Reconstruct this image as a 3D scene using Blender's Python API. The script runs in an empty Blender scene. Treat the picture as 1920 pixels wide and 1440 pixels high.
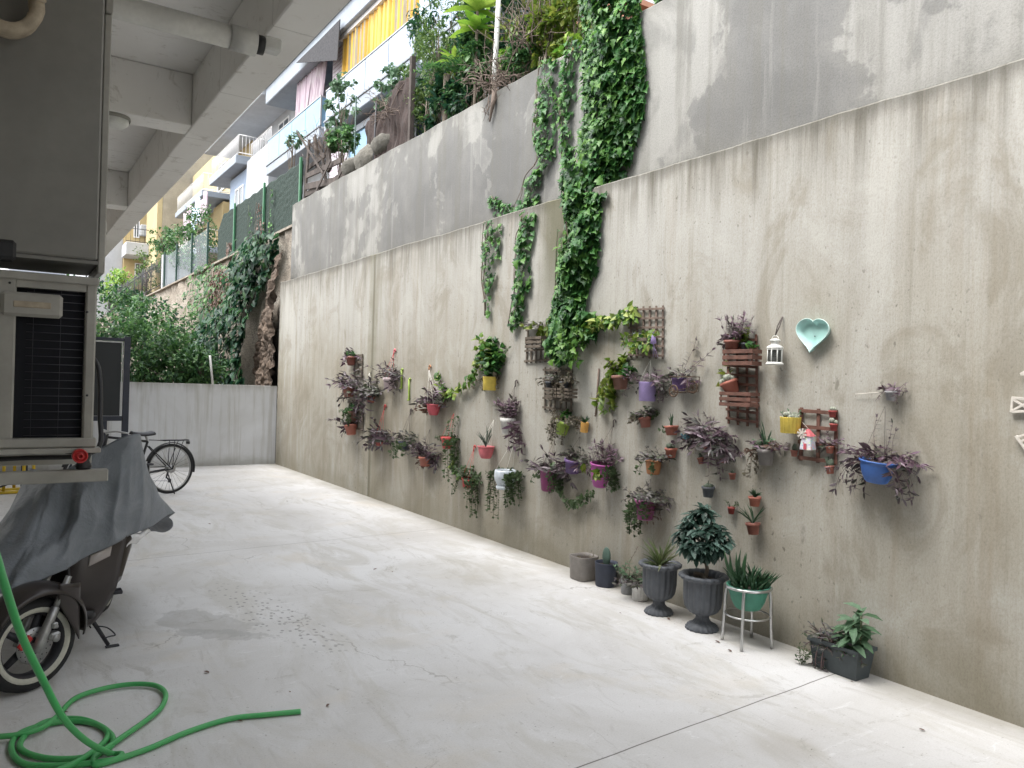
import bpy, math, random
from mathutils import Vector, Matrix, noise as mnoise
R_ = random.Random(7)
scene = bpy.context.scene
col = scene.collection
V = Vector
# ------------------------------------------------------------------ camera
FPX = 1442.0; AZ = math.radians(33.65); PITCH = math.atan(3.2/FPX); ROLL = 0.03; CH = 1.65
_f = V((math.sin(AZ)*math.cos(PITCH), math.cos(AZ)*math.cos(PITCH), -math.sin(PITCH)))
_r0 = V((math.cos(AZ), -math.sin(AZ), 0)); _u0 = _r0.cross(_f)
CR = _r0*math.cos(ROLL) + _u0*math.sin(ROLL); CU = _u0*math.cos(ROLL) - _r0*math.sin(ROLL)
CC = V((0, 0, CH))
cd = bpy.data.cameras.new('camera'); cam = bpy.data.objects.new('camera', cd); col.objects.link(cam)
m = Matrix((CR, CU, -_f)).transposed().to_4x4(); m.translation = CC; cam.matrix_world = m
cd.sensor_width = 36; cd.lens = FPX/1920*36; cd.clip_end = 1000; cd.clip_start = 0.05
scene.camera = cam
# ------------------------------------------------------------------ world, sun, exposure
SUN_EL = math.radians(60); SUN_AZ = math.radians(-78)     # azimuth from +Y, towards +X positive: the sun stands over the building on the left
world = bpy.data.worlds.new("World"); scene.world = world; world.use_nodes = True
wn = world.node_tree; wn.nodes.clear()
sky = wn.nodes.new('ShaderNodeTexSky'); sky.sky_type = 'NISHITA'; sky.sun_disc = False
sky.sun_elevation = SUN_EL; sky.sun_rotation = SUN_AZ; sky.air_density = 1.3; sky.dust_density = 4.0
hs = wn.nodes.new('ShaderNodeHueSaturation'); hs.inputs['Saturation'].default_value = 0.25
bg = wn.nodes.new('ShaderNodeBackground'); bg.inputs['Strength'].default_value = 0.15
wo = wn.nodes.new('ShaderNodeOutputWorld')
wn.links.new(sky.outputs[0], hs.inputs['Color']); wn.links.new(hs.outputs[0], bg.inputs['Color']); wn.links.new(bg.outputs[0], wo.inputs[0])
sd = bpy.data.lights.new('sun', 'SUN'); sd.energy = 0.5; sd.angle = math.radians(30); sd.color = (1.0, .97, .92)
so = bpy.data.objects.new('sun', sd); col.objects.link(so)
sv = V((math.sin(SUN_AZ)*math.cos(SUN_EL), math.cos(SUN_AZ)*math.cos(SUN_EL), math.sin(SUN_EL)))
so.rotation_euler = sv.to_track_quat('Z', 'Y').to_euler(); so.location = (-5, 0, 30)
scene.view_settings.view_transform = 'Standard'; scene.view_settings.look = 'None'
scene.view_settings.exposure = 2.02; scene.view_settings.gamma = 1.0
try:
    scene.cycles.max_bounces = 8; scene.cycles.diffuse_bounces = 5; scene.cycles.transparent_max_bounces = 12
except Exception: pass

# ------------------------------------------------------------------ pixel -> place helpers (used to read real positions off the photograph)
def ray(x, y): return _f*FPX + CR*(x-960) + CU*(720-y)
def onX(x, y, X): d = ray(x, y); return CC + d*(X/d.x)
def onY(x, y, Y): d = ray(x, y); return CC + d*(Y/d.y)
def onZ(x, y, z=0.0): d = ray(x, y); return CC + d*((z-CH)/d.z)
def mpp(P): return (V(P)-CC).dot(_f)/FPX
WX = 4.30; UX = 4.60; WT = 3.38; UT = 4.94; YE = 14.35

# ------------------------------------------------------------------ node helpers
class NT:
    def __init__(s, mat):
        s.t = mat.node_tree; s.n = s.t.nodes; s.l = s.t.links
        s.tc = s.n.new('ShaderNodeTexCoord')
    def new(s, ty): return s.n.new(ty)
    def put(s, sock, v):
        if isinstance(v, bpy.types.NodeSocket): s.l.new(v, sock)
        elif isinstance(v, (tuple, list)) and len(v) == 3 and sock.type == 'RGBA': sock.default_value = (*v, 1)
        else: sock.default_value = v
    def vec(s, scale=(1, 1, 1), loc=(0, 0, 0), rot=(0, 0, 0)):
        m_ = s.new('ShaderNodeMapping'); s.l.new(s.tc.outputs['Object'], m_.inputs[0])
        m_.inputs['Scale'].default_value = scale; m_.inputs['Location'].default_value = loc; m_.inputs['Rotation'].default_value = rot
        return m_.outputs[0]
    def noise(s, vec, scale=1, detail=4, rough=.55, dist=0):
        t = s.new('ShaderNodeTexNoise'); s.l.new(vec, t.inputs['Vector'])
        t.inputs['Scale'].default_value = scale; t.inputs['Detail'].default_value = detail
        t.inputs['Roughness'].default_value = rough; t.inputs['Distortion'].default_value = dist
        return t.outputs['Fac']
    def ramp(s, fac, stops, interp='LINEAR'):
        r = s.new('ShaderNodeValToRGB'); r.color_ramp.interpolation = interp
        e = r.color_ramp.elements
        while len(e) < len(stops): e.new(.5)
        for el, (p, c) in zip(e, stops):
            el.position = p; el.color = (c, c, c, 1) if isinstance(c, (int, float)) else (*c, 1)
        s.put(r.inputs[0], fac); return r.outputs[0]
    def mix(s, fac, a, b, mode='MIX'):
        m_ = s.new('ShaderNodeMix'); m_.data_type = 'RGBA'; m_.blend_type = mode
        s.put(m_.inputs[0], fac); s.put(m_.inputs[6], a); s.put(m_.inputs[7], b); return m_.outputs[2]
    def math(s, op, a, b=0.0, clamp=False):
        m_ = s.new('ShaderNodeMath'); m_.operation = op; m_.use_clamp = clamp
        s.put(m_.inputs[0], a); s.put(m_.inputs[1], b); return m_.outputs[0]
    def sep(s):
        x = s.new('ShaderNodeSeparateXYZ'); s.l.new(s.tc.outputs['Object'], x.inputs[0]); return x.outputs
    def smooth(s, v, lo, hi):
        m_ = s.new('ShaderNodeMapRange'); m_.interpolation_type = 'SMOOTHSTEP'
        s.put(m_.inputs[0], v); m_.inputs[1].default_value = lo; m_.inputs[2].default_value = hi
        return m_.outputs[0]
    def bump(s, h, strength=.3, dist=.01):
        b = s.new('ShaderNodeBump'); b.inputs['Strength'].default_value = strength; b.inputs['Distance'].default_value = dist
        s.put(b.inputs['Height'], h); return b.outputs[0]
    def out(s, color, rough=.8, metallic=0, normal=None, **kw):
        p = s.n.get('Principled BSDF'); s.put(p.inputs['Base Color'], color); s.put(p.inputs['Roughness'], rough)
        s.put(p.inputs['Metallic'], metallic)
        if normal: s.put(p.inputs['Normal'], normal)
        for k, v in kw.items(): s.put(p.inputs[k.replace('_', ' ')], v)
        return p
def newmat(name):
    m_ = bpy.data.materials.new(name); m_.use_nodes = True; return m_, NT(m_)
def pm(name, c, rough=.6, var=.25, scale=12, metallic=0, bump=.15, bdist=.004, **kw):
    """plain painted / plastic / metal surface with procedural wear"""
    m_, n = newmat(name); v = n.vec()
    f1 = n.noise(v, scale, 5); f2 = n.noise(v, scale*6, 3)
    dk = tuple(x*(1-var) for x in c); lt = tuple(min(1, x*(1+var*.5)) for x in c)
    cc = n.ramp(f1, [(.3, dk), (.7, lt)])
    cc = n.mix(n.ramp(f2, [(.35, .25), (.6, 0)]), cc, tuple(x*.7 for x in c))
    n.out(cc, rough, metallic, n.bump(f2, bump, bdist), **kw); return m_
def leafmat(name, cols, rough=.45, trans=.35, back=None):
    m_, n = newmat(name)
    g = n.new('ShaderNodeNewGeometry')
    k = len(cols); c = n.ramp(g.outputs['Random Per Island'], [((i+.5)/k, cc) for i, cc in enumerate(cols)])
    if back: c = n.mix(g.outputs['Backfacing'], c, back)
    f = n.noise(n.vec(), 40, 2); c = n.mix(n.ramp(f, [(.3, .3), (.6, 0)]), c, (.3, .3, .3), 'MULTIPLY')
    p = n.out(c, rough); p.inputs['Specular IOR Level'].default_value = .4
    tr = n.new('ShaderNodeBsdfTranslucent'); n.l.new(c, tr.inputs[0])
    mx = n.new('ShaderNodeMixShader'); mx.inputs[0].default_value = trans
    n.l.new(p.outputs[0], mx.inputs[1]); n.l.new(tr.outputs[0], mx.inputs[2])
    n.l.new(mx.outputs[0], n.n['Material Output'].inputs[0]); return m_

# ------------------------------------------------------------------ mesh helpers
class MB:
    def __init__(s): s.v = []; s.f = []; s.m = []; s.s = []
    def add(s, vs, fs, mi=0, smooth=False):
        b = len(s.v); s.v += [tuple(x) for x in vs]
        for f in fs: s.f.append(tuple(b+i for i in f)); s.m.append(mi); s.s.append(smooth)
    def box(s, c, d, mi=0, rot=None, bev=0.0):
        hx, hy, hz = d[0]/2, d[1]/2, d[2]/2; M = rot or Matrix.Identity(3); c = V(c)
        b = min(bev, hx*.9, hy*.9, hz*.9)
        if b <= 0:
            P = [V((x, y, z)) for x in (-hx, hx) for y in (-hy, hy) for z in (-hz, hz)]
            F = [(0, 1, 3, 2), (4, 6, 7, 5), (0, 4, 5, 1), (2, 3, 7, 6), (0, 2, 6, 4), (1, 5, 7, 3)]
            s.add([c+M@p for p in P], F, mi); return
        P = []; idx = {}
        for sx in (-1, 1):
            for sy in (-1, 1):
                for sz in (-1, 1):
                    for ax in range(3):
                        q = [sx*(hx-b), sy*(hy-b), sz*(hz-b)]; q[ax] = (sx*hx, sy*hy, sz*hz)[ax]
                        idx[(sx, sy, sz, ax)] = len(P); P.append(V(q))
        F = []
        for ax in range(3):
            o1, o2 = [a for a in range(3) if a != ax]
            for sg in (-1, 1):
                ring = []
                for a, bb in ((-1, -1), (1, -1), (1, 1), (-1, 1)):
                    k = [0, 0, 0]; k[ax] = sg; k[o1] = a; k[o2] = bb; ring.append(idx[(*k, ax)])
                F.append(tuple(ring if (sg > 0) == (ax != 1) else ring[::-1]))
        for ax in range(3):
            o1, o2 = [a for a in range(3) if a != ax]
            for a in (-1, 1):
                for bb in (-1, 1):
                    k0 = [0, 0, 0]; k1 = [0, 0, 0]; k0[ax] = -1; k1[ax] = 1; k0[o1] = k1[o1] = a; k0[o2] = k1[o2] = bb
                    F.append((idx[(*k0, o1)], idx[(*k1, o1)], idx[(*k1, o2)], idx[(*k0, o2)]))
        for sx in (-1, 1):
            for sy in (-1, 1):
                for sz in (-1, 1): F.append(tuple(idx[(sx, sy, sz, a)] for a in range(3)))
        s.add([c+M@p for p in P], F, mi)
    def boxr(s, x0, x1, y0, y1, z0, z1, mi=0, bev=0.0):
        s.box(((x0+x1)/2, (y0+y1)/2, (z0+z1)/2), (abs(x1-x0), abs(y1-y0), abs(z1-z0)), mi, None, bev)
    def tube(s, pts, r, mi=0, n=8, cap=True, closed=False):
        pts = [V(p) for p in pts]; k = len(pts)
        rs = r if isinstance(r, (list, tuple)) else [r]*k
        vs = []; prev = None
        for i, p in enumerate(pts):
            a = pts[(i+1) % k] if (closed or i < k-1) else p; b = pts[i-1] if (closed or i > 0) else p
            t = (a-b)
            t = t.normalized() if t.length > 1e-9 else V((0, 0, 1))
            if prev is None: u = t.orthogonal().normalized()
            else:
                u = prev - t*prev.dot(t); u = u.normalized() if u.length > 1e-6 else t.orthogonal().normalized()
            prev = u; w = t.cross(u)
            for j in range(n):
                an = 2*math.pi*j/n; vs.append(p+(u*math.cos(an)+w*math.sin(an))*rs[i])
        fs = []
        for i in range(k if closed else k-1):
            for j in range(n):
                a = i*n+j; b = i*n+(j+1) % n; i2 = (i+1) % k
                fs.append((a, b, i2*n+(j+1) % n, i2*n+j))
        if cap and not closed: fs.append(tuple(range(n))[::-1]); fs.append(tuple(range((k-1)*n, k*n)))
        s.add(vs, fs, mi, True)
    def lathe(s, prof, c=(0, 0, 0), n=24, mi=0, M=None, rib=0, ribn=0, square=0):
        """prof: (radius, z) list"""
        c = V(c); M = M or Matrix.Identity(3); vs = []
        for r, z in prof:
            for j in range(n):
                a = 2*math.pi*j/n; rr = r
                if ribn: rr *= 1+rib*math.cos(a*ribn)
                x, y = math.cos(a), math.sin(a)
                if square:
                    q = (abs(x)**square+abs(y)**square)**(1/square); x /= q; y /= q
                vs.append(c+M@V((rr*x, rr*y, z)))
        fs = []
        for i in range(len(prof)-1):
            for j in range(n): fs.append((i*n+j, i*n+(j+1) % n, (i+1)*n+(j+1) % n, (i+1)*n+j))
        s.add(vs, fs, mi, True)
    def sphere(s, c, r, mi=0, n=8, sc=(1, 1, 1), M=None):
        c = V(c); M = M or Matrix.Identity(3); vs = [c+M@V((0, 0, r*sc[2]))]; k = n//2+1
        for i in range(1, k):
            th = math.pi*i/k
            for j in range(n):
                a = 2*math.pi*j/n
                vs.append(c+M@V((r*sc[0]*math.sin(th)*math.cos(a), r*sc[1]*math.sin(th)*math.sin(a), r*sc[2]*math.cos(th))))
        vs.append(c+M@V((0, 0, -r*sc[2]))); fs = [(0, 1+j, 1+(j+1) % n) for j in range(n)]
        for i in range(k-2):
            for j in range(n): fs.append((1+i*n+j, 1+(i+1)*n+j, 1+(i+1)*n+(j+1) % n, 1+i*n+(j+1) % n))
        L = len(vs)-1
        fs += [(L, 1+(k-2)*n+(j+1) % n, 1+(k-2)*n+j) for j in range(n)]
        s.add(vs, fs, mi, True)
    OUT = {'lance': [(0, .04), (.3, .5), (.65, .42), (1, 0)], 'heart': [(-.08, .3), (.2, .52), (.6, .36), (1, 0)],
           'oval': [(0, .1), (.3, .5), (.7, .5), (1, .08)], 'lobe': [(-.1, .22), (.12, .6), (.3, .3), (.5, .52), (.68, .22), (1, 0)]}
    def leaf(s, p, d, nrm, L, W, mi=0, kind='lance', droop=.25, fold=.18):
        p = V(p); d = V(d).normalized(); nrm = V(nrm); nrm = nrm-d*nrm.dot(d)
        nrm = nrm.normalized() if nrm.length > 1e-5 else d.orthogonal().normalized()
        w = d.cross(nrm); o = MB.OUT[kind]; vs = []; k = len(o)
        for (a, b) in o:
            cc = p+d*(a*L)-nrm*(droop*L*a*a)
            vs += [cc, cc+w*(b*W)+nrm*(fold*b*W*2), cc-w*(b*W)+nrm*(fold*b*W*2)]
        fs = []
        for i in range(k-1):
            a = 3*i; b = 3*(i+1); last = (i == k-2 and o[-1][1] == 0)
            if last: fs += [(a, b, a+1), (a, a+2, b)]
            else: fs += [(a, b, b+1, a+1), (a, a+2, b+2, b)]
        s.add(vs, fs, mi, True)
    def grid(s, fn, nu, nv, mi=0, closeu=False):
        vs = [fn(i/(nu if closeu else nu-1), j/(nv-1)) for i in range(nu) for j in range(nv)]; fs = []
        for i in range(nu if closeu else nu-1):
            i2 = (i+1) % nu
            for j in range(nv-1): fs.append((i*nv+j, i2*nv+j, i2*nv+j+1, i*nv+j+1))
        s.add(vs, fs, mi, True)
    def build(s, name, mats, parent=None, solid=0):
        if not s.v: return None
        o_ = parent.location if parent else V((0, 0, 0))
        if parent and parent.parent: o_ = o_+parent.parent.location
        me = bpy.data.meshes.new(name); me.from_pydata([tuple(V(v)-o_) for v in s.v], [], s.f)
        mats = mats if isinstance(mats, (list, tuple)) else [mats]
        for m_ in mats: me.materials.append(m_)
        me.polygons.foreach_set('material_index', s.m); me.polygons.foreach_set('use_smooth', s.s)
        me.update()
        ob = bpy.data.objects.new(name, me); col.objects.link(ob)
        if parent: ob.parent = parent
        if solid:
            md = ob.modifiers.new('solid', 'SOLIDIFY'); md.thickness = solid; md.offset = 0
        return ob
def tag(o, label=None, cat=None, group=None, kind=None):
    for k, v in (('label', label), ('category', cat), ('group', group), ('kind', kind)):
        if v: o[k] = v
    return o
def thing(name, label, cat, loc=(0, 0, 0), group=None):
    o = bpy.data.objects.new(name, None); col.objects.link(o); o.location = loc; o.empty_display_size = .1
    return tag(o, label, cat, group)
def arc(c, r, a0, a1, n, u, w):
    c = V(c); u = V(u); w = V(w)
    return [c+u*(r*math.cos(a0+(a1-a0)*i/n))+w*(r*math.sin(a0+(a1-a0)*i/n)) for i in range(n+1)]
def catmull(P, k=8):
    P = [V(p) for p in P]; Q = [P[0]*2-P[1]]+P+[P[-1]*2-P[-2]]; out = []
    for i in range(1, len(Q)-2):
        a, b, c, d = Q[i-1:i+3]
        for j in range(k):
            t = j/k; out.append(.5*((2*b)+(c-a)*t+(2*a-5*b+4*c-d)*t*t+(3*b-a-3*c+d)*t**3))
    out.append(P[-1]); return out
U = R_.uniform

# ------------------------------------------------------------------ materials
def mat_lower_wall():
    m_, n = newmat('board concrete'); s3 = n.sep(); Y, Z = s3[1], s3[2]
    big = n.noise(n.vec((.0, .28, .5)), 1, 5, .6, .6)
    c = n.ramp(big, [(.38, (.30, .272, .215)), (.5, (.355, .334, .282)), (.62, (.40, .386, .343))])
    up = n.smooth(n.math('ADD', Z, n.math('MULTIPLY', n.noise(n.vec((0, .9, .15)), 2, 5), 1.6)), 2.3, 3.7)
    c = n.mix(n.math('MULTIPLY', up, .65), c, (.40, .398, .38))
    st = n.noise(n.vec((0, 9, .22), (0, 0, 3)), 1, 7, .7, .5)
    c = n.mix(n.ramp(st, [(.3, .42), (.45, .10), (.6, 0)]), c, (.165, .145, .10))
    st2 = n.noise(n.vec((0, 2.6, .16), (0, 5, 0)), 1, 6, .65, .2)
    c = n.mix(n.ramp(st2, [(.56, 0), (.68, .65)]), c, (.45, .44, .405))
    st4 = n.noise(n.vec((0, 3.4, .2), (0, 9, 0)), 1, 6, .7, .3)
    c = n.mix(n.ramp(st4, [(.54, 0), (.70, .45)]), c, (.23, .18, .115))
    st3 = n.noise(n.vec((0, 34, 3.0)), 1, 6, .75, 1.0)
    c = n.mix(n.ramp(st3, [(.3, .28), (.5, 0)]), c, (.27, .245, .19))
    bl = n.noise(n.vec((0, 1.7, 1.1), (0, 4, 4)), 1, 7, .68, .8)
    c = n.mix(n.ramp(bl, [(.54, 0), (.64, .5)]), c, (.44, .435, .40))
    c = n.mix(n.ramp(bl, [(.38, .5), (.48, 0)]), c, (.225, .20, .15))
    # water marks running down from the coping
    dl = n.math('MULTIPLY', n.noise(n.vec((0, 4.5, 0)), 1, 8, .75), 1.7)
    dm = n.smooth(n.math('ADD', Z, dl), 3.7, 4.35)
    c = n.mix(n.math('MULTIPLY', dm, n.ramp(n.noise(n.vec((0, 14, .5)), 1, 5, .7), [(.35, 1), (.66, .1)])), c, (.12, .11, .085))
    edge = n.smooth(n.math('ADD', Z, n.math('MULTIPLY', n.noise(n.vec((0, 7, 2)), 1, 6), .16)), 3.33, 3.46)
    c = n.mix(n.math('MULTIPLY', edge, .65), c, (.1, .095, .08))
    # old green run below the creeper and a thin joint further along
    my = n.math('SUBTRACT', Y, n.math('MULTIPLY', n.noise(n.vec((0, .5, 1.5), (0, 0, 7)), 1, 5), .30))
    moss = n.math('MULTIPLY', n.smooth(my, 5.25, 5.45), n.smooth(my, 6.0, 5.7))
    moss = n.math('MULTIPLY', moss, n.smooth(Z, 1.9, 3.0))
    c = n.mix(n.math('MULTIPLY', moss, .85), c, (.115, .11, .065))
    jt = n.math('ABSOLUTE', n.math('SUBTRACT', n.math('ADD', Y, n.math('MULTIPLY', n.noise(n.vec((0, 1, 3)), 1), .03)), 10.0))
    c = n.mix(n.math('MULTIPLY', n.smooth(jt, .06, .005), .8), c, (.1, .095, .065))
    c = n.mix(n.math('MULTIPLY', n.smooth(jt, .45, .05), n.ramp(n.noise(n.vec((0, 6, .3)), 1, 5), [(.4, .0), (.65, .6)])), c, (.2, .19, .13))
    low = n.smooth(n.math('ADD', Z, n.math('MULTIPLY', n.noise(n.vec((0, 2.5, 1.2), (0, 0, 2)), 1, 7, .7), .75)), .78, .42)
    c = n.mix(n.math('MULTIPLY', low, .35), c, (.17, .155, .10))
    # pits and specks
    sp = n.noise(n.vec((30, 30, 22)), 1, 2, .5)
    pz = n.ramp(n.noise(n.vec((0, .8, .8), (0, 6, 6)), 1, 4), [(.42, .15), (.6, 1)])
    c = n.mix(n.math('MULTIPLY', n.ramp(sp, [(.66, 0), (.72, .7)]), pz), c, (.11, .10, .08))
    sp2 = n.noise(n.vec((9, 13, 5)), 1, 3, .5)
    c = n.mix(n.math('MULTIPLY', n.ramp(sp2, [(.70, 0), (.76, .6)]), pz), c, (.15, .14, .11))
    fine = n.noise(n.vec((90, 90, 60)), 1, 3, .7)
    c = n.mix(n.ramp(fine, [(.3, .35), (.55, 0)]), c, (.55, .52, .46), 'MULTIPLY')
    h = n.math('ADD', n.math('MULTIPLY', sp, -.5), n.math('ADD', st3, n.math('MULTIPLY', fine, .5)))
    n.out(c, .93, 0, n.bump(h, .35, .006)); return m_
def mat_upper_wall():
    m_, n = newmat('patched cement render')
    v = n.vec((0, .62, .62), (0, 3.3, 1)); a = n.noise(v, 1, 7, .58, .25)
    c = n.ramp(a, [(.37, (.135, .134, .128)), (.46, (.17, .168, .16)), (.505, (.19, .187, .175)), (.518, (.275, .27, .25)), (.68, (.31, .303, .28))])
    b = n.noise(n.vec((0, 1.3, 1.1), (0, 3, 1)), 1, 7, .62, .5)
    c = n.mix(n.ramp(b, [(.42, .5), (.49, 0)]), c, (.14, .138, .13))
    c = n.mix(n.ramp(b, [(.585, 0), (.6, .35), (.66, .15)]), c, (.33, .325, .30))
    st = n.noise(n.vec((0, 6, .3)), 1, 6, .65, .3)
    c = n.mix(n.ramp(st, [(.36, .5), (.5, 0)]), c, (.14, .135, .115))
    c = n.mix(n.ramp(st, [(.58, 0), (.7, .4)]), c, (.34, .335, .31))
    Z = n.sep()[2]
    dn = n.smooth(n.math('ADD', Z, n.math('MULTIPLY', n.noise(n.vec((0, 3, .5)), 1, 6), .5)), 5.0, 5.35)
    c = n.mix(n.math('MULTIPLY', dn, .6), c, (.10, .097, .08))
    dl = n.smooth(n.math('SUBTRACT', Z, n.math('MULTIPLY', n.noise(n.vec((0, 1.3, .5), (0, 2, 0)), 1, 6), .5)), 3.4, 3.12)
    c = n.mix(n.math('MULTIPLY', dl, .55), c, (.13, .127, .112))
    fine = n.noise(n.vec((70, 70, 70)), 1, 3, .7)
    c = n.mix(n.ramp(fine, [(.3, .35), (.55, 0)]), c, (.45, .45, .45), 'MULTIPLY')
    n.out(c, .9, 0, n.bump(n.math('ADD', b, n.math('MULTIPLY', fine, .4)), .4, .012)); return m_
def mat_floor():
    m_, n = newmat('pale trowelled concrete'); s3 = n.sep(); X, Y = s3[0], s3[1]
    a = n.noise(n.vec((.5, .5, 0)), 1, 7, .62, .8)
    c = n.ramp(a, [(.32, (.52, .505, .48)), (.5, (.62, .61, .595)), (.66, (.69, .685, .675))])
    b = n.noise(n.vec((2.2, .8, 0), (0, 0, 0), (0, 0, .6)), 1, 7, .68, 1.6)
    c = n.mix(n.ramp(b, [(.38, .6), (.5, 0)]), c, (.50, .48, .435))
    b1 = n.noise(n.vec((6, 1.4, 0), (0, 4, 0), (0, 0, -1.0)), 1, 7, .72, 2.2)
    c = n.mix(n.ramp(b1, [(.3, .55), (.44, 0)]), c, (.43, .41, .38))
    b2 = n.noise(n.vec((1.1, 1.1, 0), (7, 0, 0)), 1, 5, .6, .5)
    c = n.mix(n.ramp(b2, [(.56, 0), (.7, .5)]), c, (.6, .55, .47))
    b3 = n.noise(n.vec((3.5, 12, 0), (7, 0, 0), (0, 0, .4)), 1, 6, .7, 1.4)
    c = n.mix(n.ramp(b3, [(.6, 0), (.72, .5)]), c, (.78, .78, .775))
    sp = n.noise(n.vec((26, 26, 26)), 1, 3, .6)
    c = n.mix(n.ramp(sp, [(.69, 0), (.73, .55)]), c, (.2, .185, .16))
    fine = n.noise(n.vec((120, 120, 10)), 1, 3, .7)
    c = n.mix(n.ramp(fine, [(.3, .3), (.55, 0)]), c, (.6, .6, .59), 'MULTIPLY')
    def blob(cx, cy, rx, ry, rot, wob, ns, off, lo=.72, hi=1.0):
        dx = n.math('SUBTRACT', X, cx); dy = n.math('SUBTRACT', Y, cy); ca, sa = math.cos(rot), math.sin(rot)
        u = n.math('DIVIDE', n.math('ADD', n.math('MULTIPLY', dx, ca), n.math('MULTIPLY', dy, sa)), rx)
        w = n.math('DIVIDE', n.math('SUBTRACT', n.math('MULTIPLY', dy, ca), n.math('MULTIPLY', dx, sa)), ry)
        d = n.math('SQRT', n.math('ADD', n.math('MULTIPLY', u, u), n.math('MULTIPLY', w, w)))
        d = n.math('ADD', d, n.math('MULTIPLY', n.math('SUBTRACT', n.noise(n.vec((ns, ns, 0), off), 1, 6, .65, .4), .5), wob))
        return n.smooth(d, hi, lo)
    P = onZ(375, 1165); w1 = blob(P.x, P.y, .22, .42, .55, 1.7, 5, (0, 0, 0), .85, .97)
    c = n.mix(n.math('MULTIPLY', w1, .36), c, (.30, .293, .28))
    P = onZ(420, 1190); w1b = blob(P.x, P.y, .10, .34, .9, 2.2, 9, (4, 0, 0), .85, .97)
    c = n.mix(n.math('MULTIPLY', w1b, .4), c, (.32, .31, .295))
    P = onZ(890, 1075); w3 = blob(P.x, P.y, .8, 1.1, .3, 1.6, 2.4, (9, 0, 0), .1, 1.0)
    c = n.mix(n.math('MULTIPLY', w3, .35), c, (.38, .355, .30))
    P = onZ(1480, 1400); w4 = blob(P.x, P.y, .22, .25, .3, .9, 3, (2, 0, 0), .2, 1.0)
    c = n.mix(n.math('MULTIPLY', w4, .4), c, (.37, .34, .29))
    # grime along the wall foot
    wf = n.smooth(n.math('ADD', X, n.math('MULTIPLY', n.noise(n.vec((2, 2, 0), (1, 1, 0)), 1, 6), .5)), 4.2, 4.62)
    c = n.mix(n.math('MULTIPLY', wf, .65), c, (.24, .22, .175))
    g1 = n.noise(n.vec((1.5, 1.5, 0), (5, 5, 0), (0, 0, .9)), 1, 9, .8, 3.0)
    c = n.mix(n.ramp(g1, [(.34, .5), (.42, 0)]), c, (.34, .32, .28))
    vc = n.new('ShaderNodeTexVoronoi'); vc.voronoi_dimensions = '2D'; vc.feature = 'DISTANCE_TO_EDGE'; vc.inputs['Scale'].default_value = 1
    vm = n.new('ShaderNodeVectorMath'); vm.operation = 'ADD'; n.l.new(n.vec((.45, .33, 0), (2, 2, 0)), vm.inputs[0])
    nz = n.new('ShaderNodeTexNoise'); nz.inputs['Scale'].default_value = 2.2; nz.inputs['Detail'].default_value = 7; n.l.new(n.vec(), nz.inputs['Vector'])
    vs2 = n.new('ShaderNodeVectorMath'); vs2.operation = 'SCALE'; vs2.inputs['Scale'].default_value = .35; n.l.new(nz.outputs['Color'], vs2.inputs[0]); n.l.new(vs2.outputs[0], vm.inputs[1]); n.l.new(vm.outputs[0], vc.inputs['Vector'])
    crk = n.math('MULTIPLY', n.smooth(vc.outputs['Distance'], .0035, .0008), n.ramp(n.noise(n.vec((.7, .7, 0), (8, 8, 0)), 1, 4), [(.5, 0), (.6, .55)]))
    c = n.mix(crk, c, (.22, .2, .17))
    g2 = n.noise(n.vec((55, 55, 0)), 1, 2, .5)
    c = n.mix(n.math('MULTIPLY', n.ramp(g2, [(.68, 0), (.72, .7)]), n.ramp(g1, [(.4, 1), (.55, .1)])), c, (.16, .14, .11))
    # dried drops
    vo = n.new('ShaderNodeTexVoronoi'); vo.voronoi_dimensions = '2D'; n.l.new(n.vec((17, 12, 0)), vo.inputs['Vector']); vo.inputs['Scale'].default_value = 1; vo.inputs['Randomness'].default_value = 1
    dr = n.smooth(vo.outputs['Distance'], .22, .13)
    P = onZ(505, 1150); reg = blob(P.x, P.y, .26, 1.25, .12, .9, 3, (3, 3, 0), .45, 1.0)
    keep = n.math('GREATER_THAN', n.noise(n.vec((15, 11, 0), (30, 0, 0)), 1, 2), .42)
    c = n.mix(n.math('MULTIPLY', n.math('MULTIPLY', n.math('MULTIPLY', dr, reg), keep), .8), c, (.24, .235, .22))
    # saw-cut joints
    for (p, q, wd, st) in ((onZ(1080, 1440), onZ(1560, 1265), .006, .9), (onZ(300, 1045), onZ(740, 1000), .012, .35)):
        dx, dy = (q-p).normalized().x, (q-p).normalized().y
        dd = n.math('ABSOLUTE', n.math('ADD', n.math('SUBTRACT', n.math('MULTIPLY', n.math('SUBTRACT', X, p.x), dy), n.math('MULTIPLY', n.math('SUBTRACT', Y, p.y), dx)), n.math('MULTIPLY', n.math('SUBTRACT', n.noise(n.vec((2, 2, 0)), 1, 4), .5), .02)))
        c = n.mix(n.math('MULTIPLY', n.smooth(dd, wd, wd*.3), st), c, (.1, .09, .075))
    n.out(c, n.math('ADD', .72, n.math('MULTIPLY', a, .2)), 0, n.bump(n.math('ADD', b, n.math('MULTIPLY', fine, .3)), .18, .004)); return m_
def mat_stone():
    m_, n = newmat('rough retaining stone')
    a = n.noise(n.vec((1, 1, 1.6)), 1.2, 8, .7, .8)
    c = n.ramp(a, [(.3, (.16, .13, .10)), (.5, (.27, .235, .19)), (.7, (.38, .35, .30))])
    vo = n.new('ShaderNodeTexVoronoi'); vo.feature = 'DISTANCE_TO_EDGE'; n.l.new(n.vec((1, 2.2, 3.6)), vo.inputs['Vector'])
    c = n.mix(n.smooth(vo.outputs['Distance'], .08, .01), c, (.12, .1, .08))
    n.out(c, .95, 0, n.bump(a, .9, .05)); return m_
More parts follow.
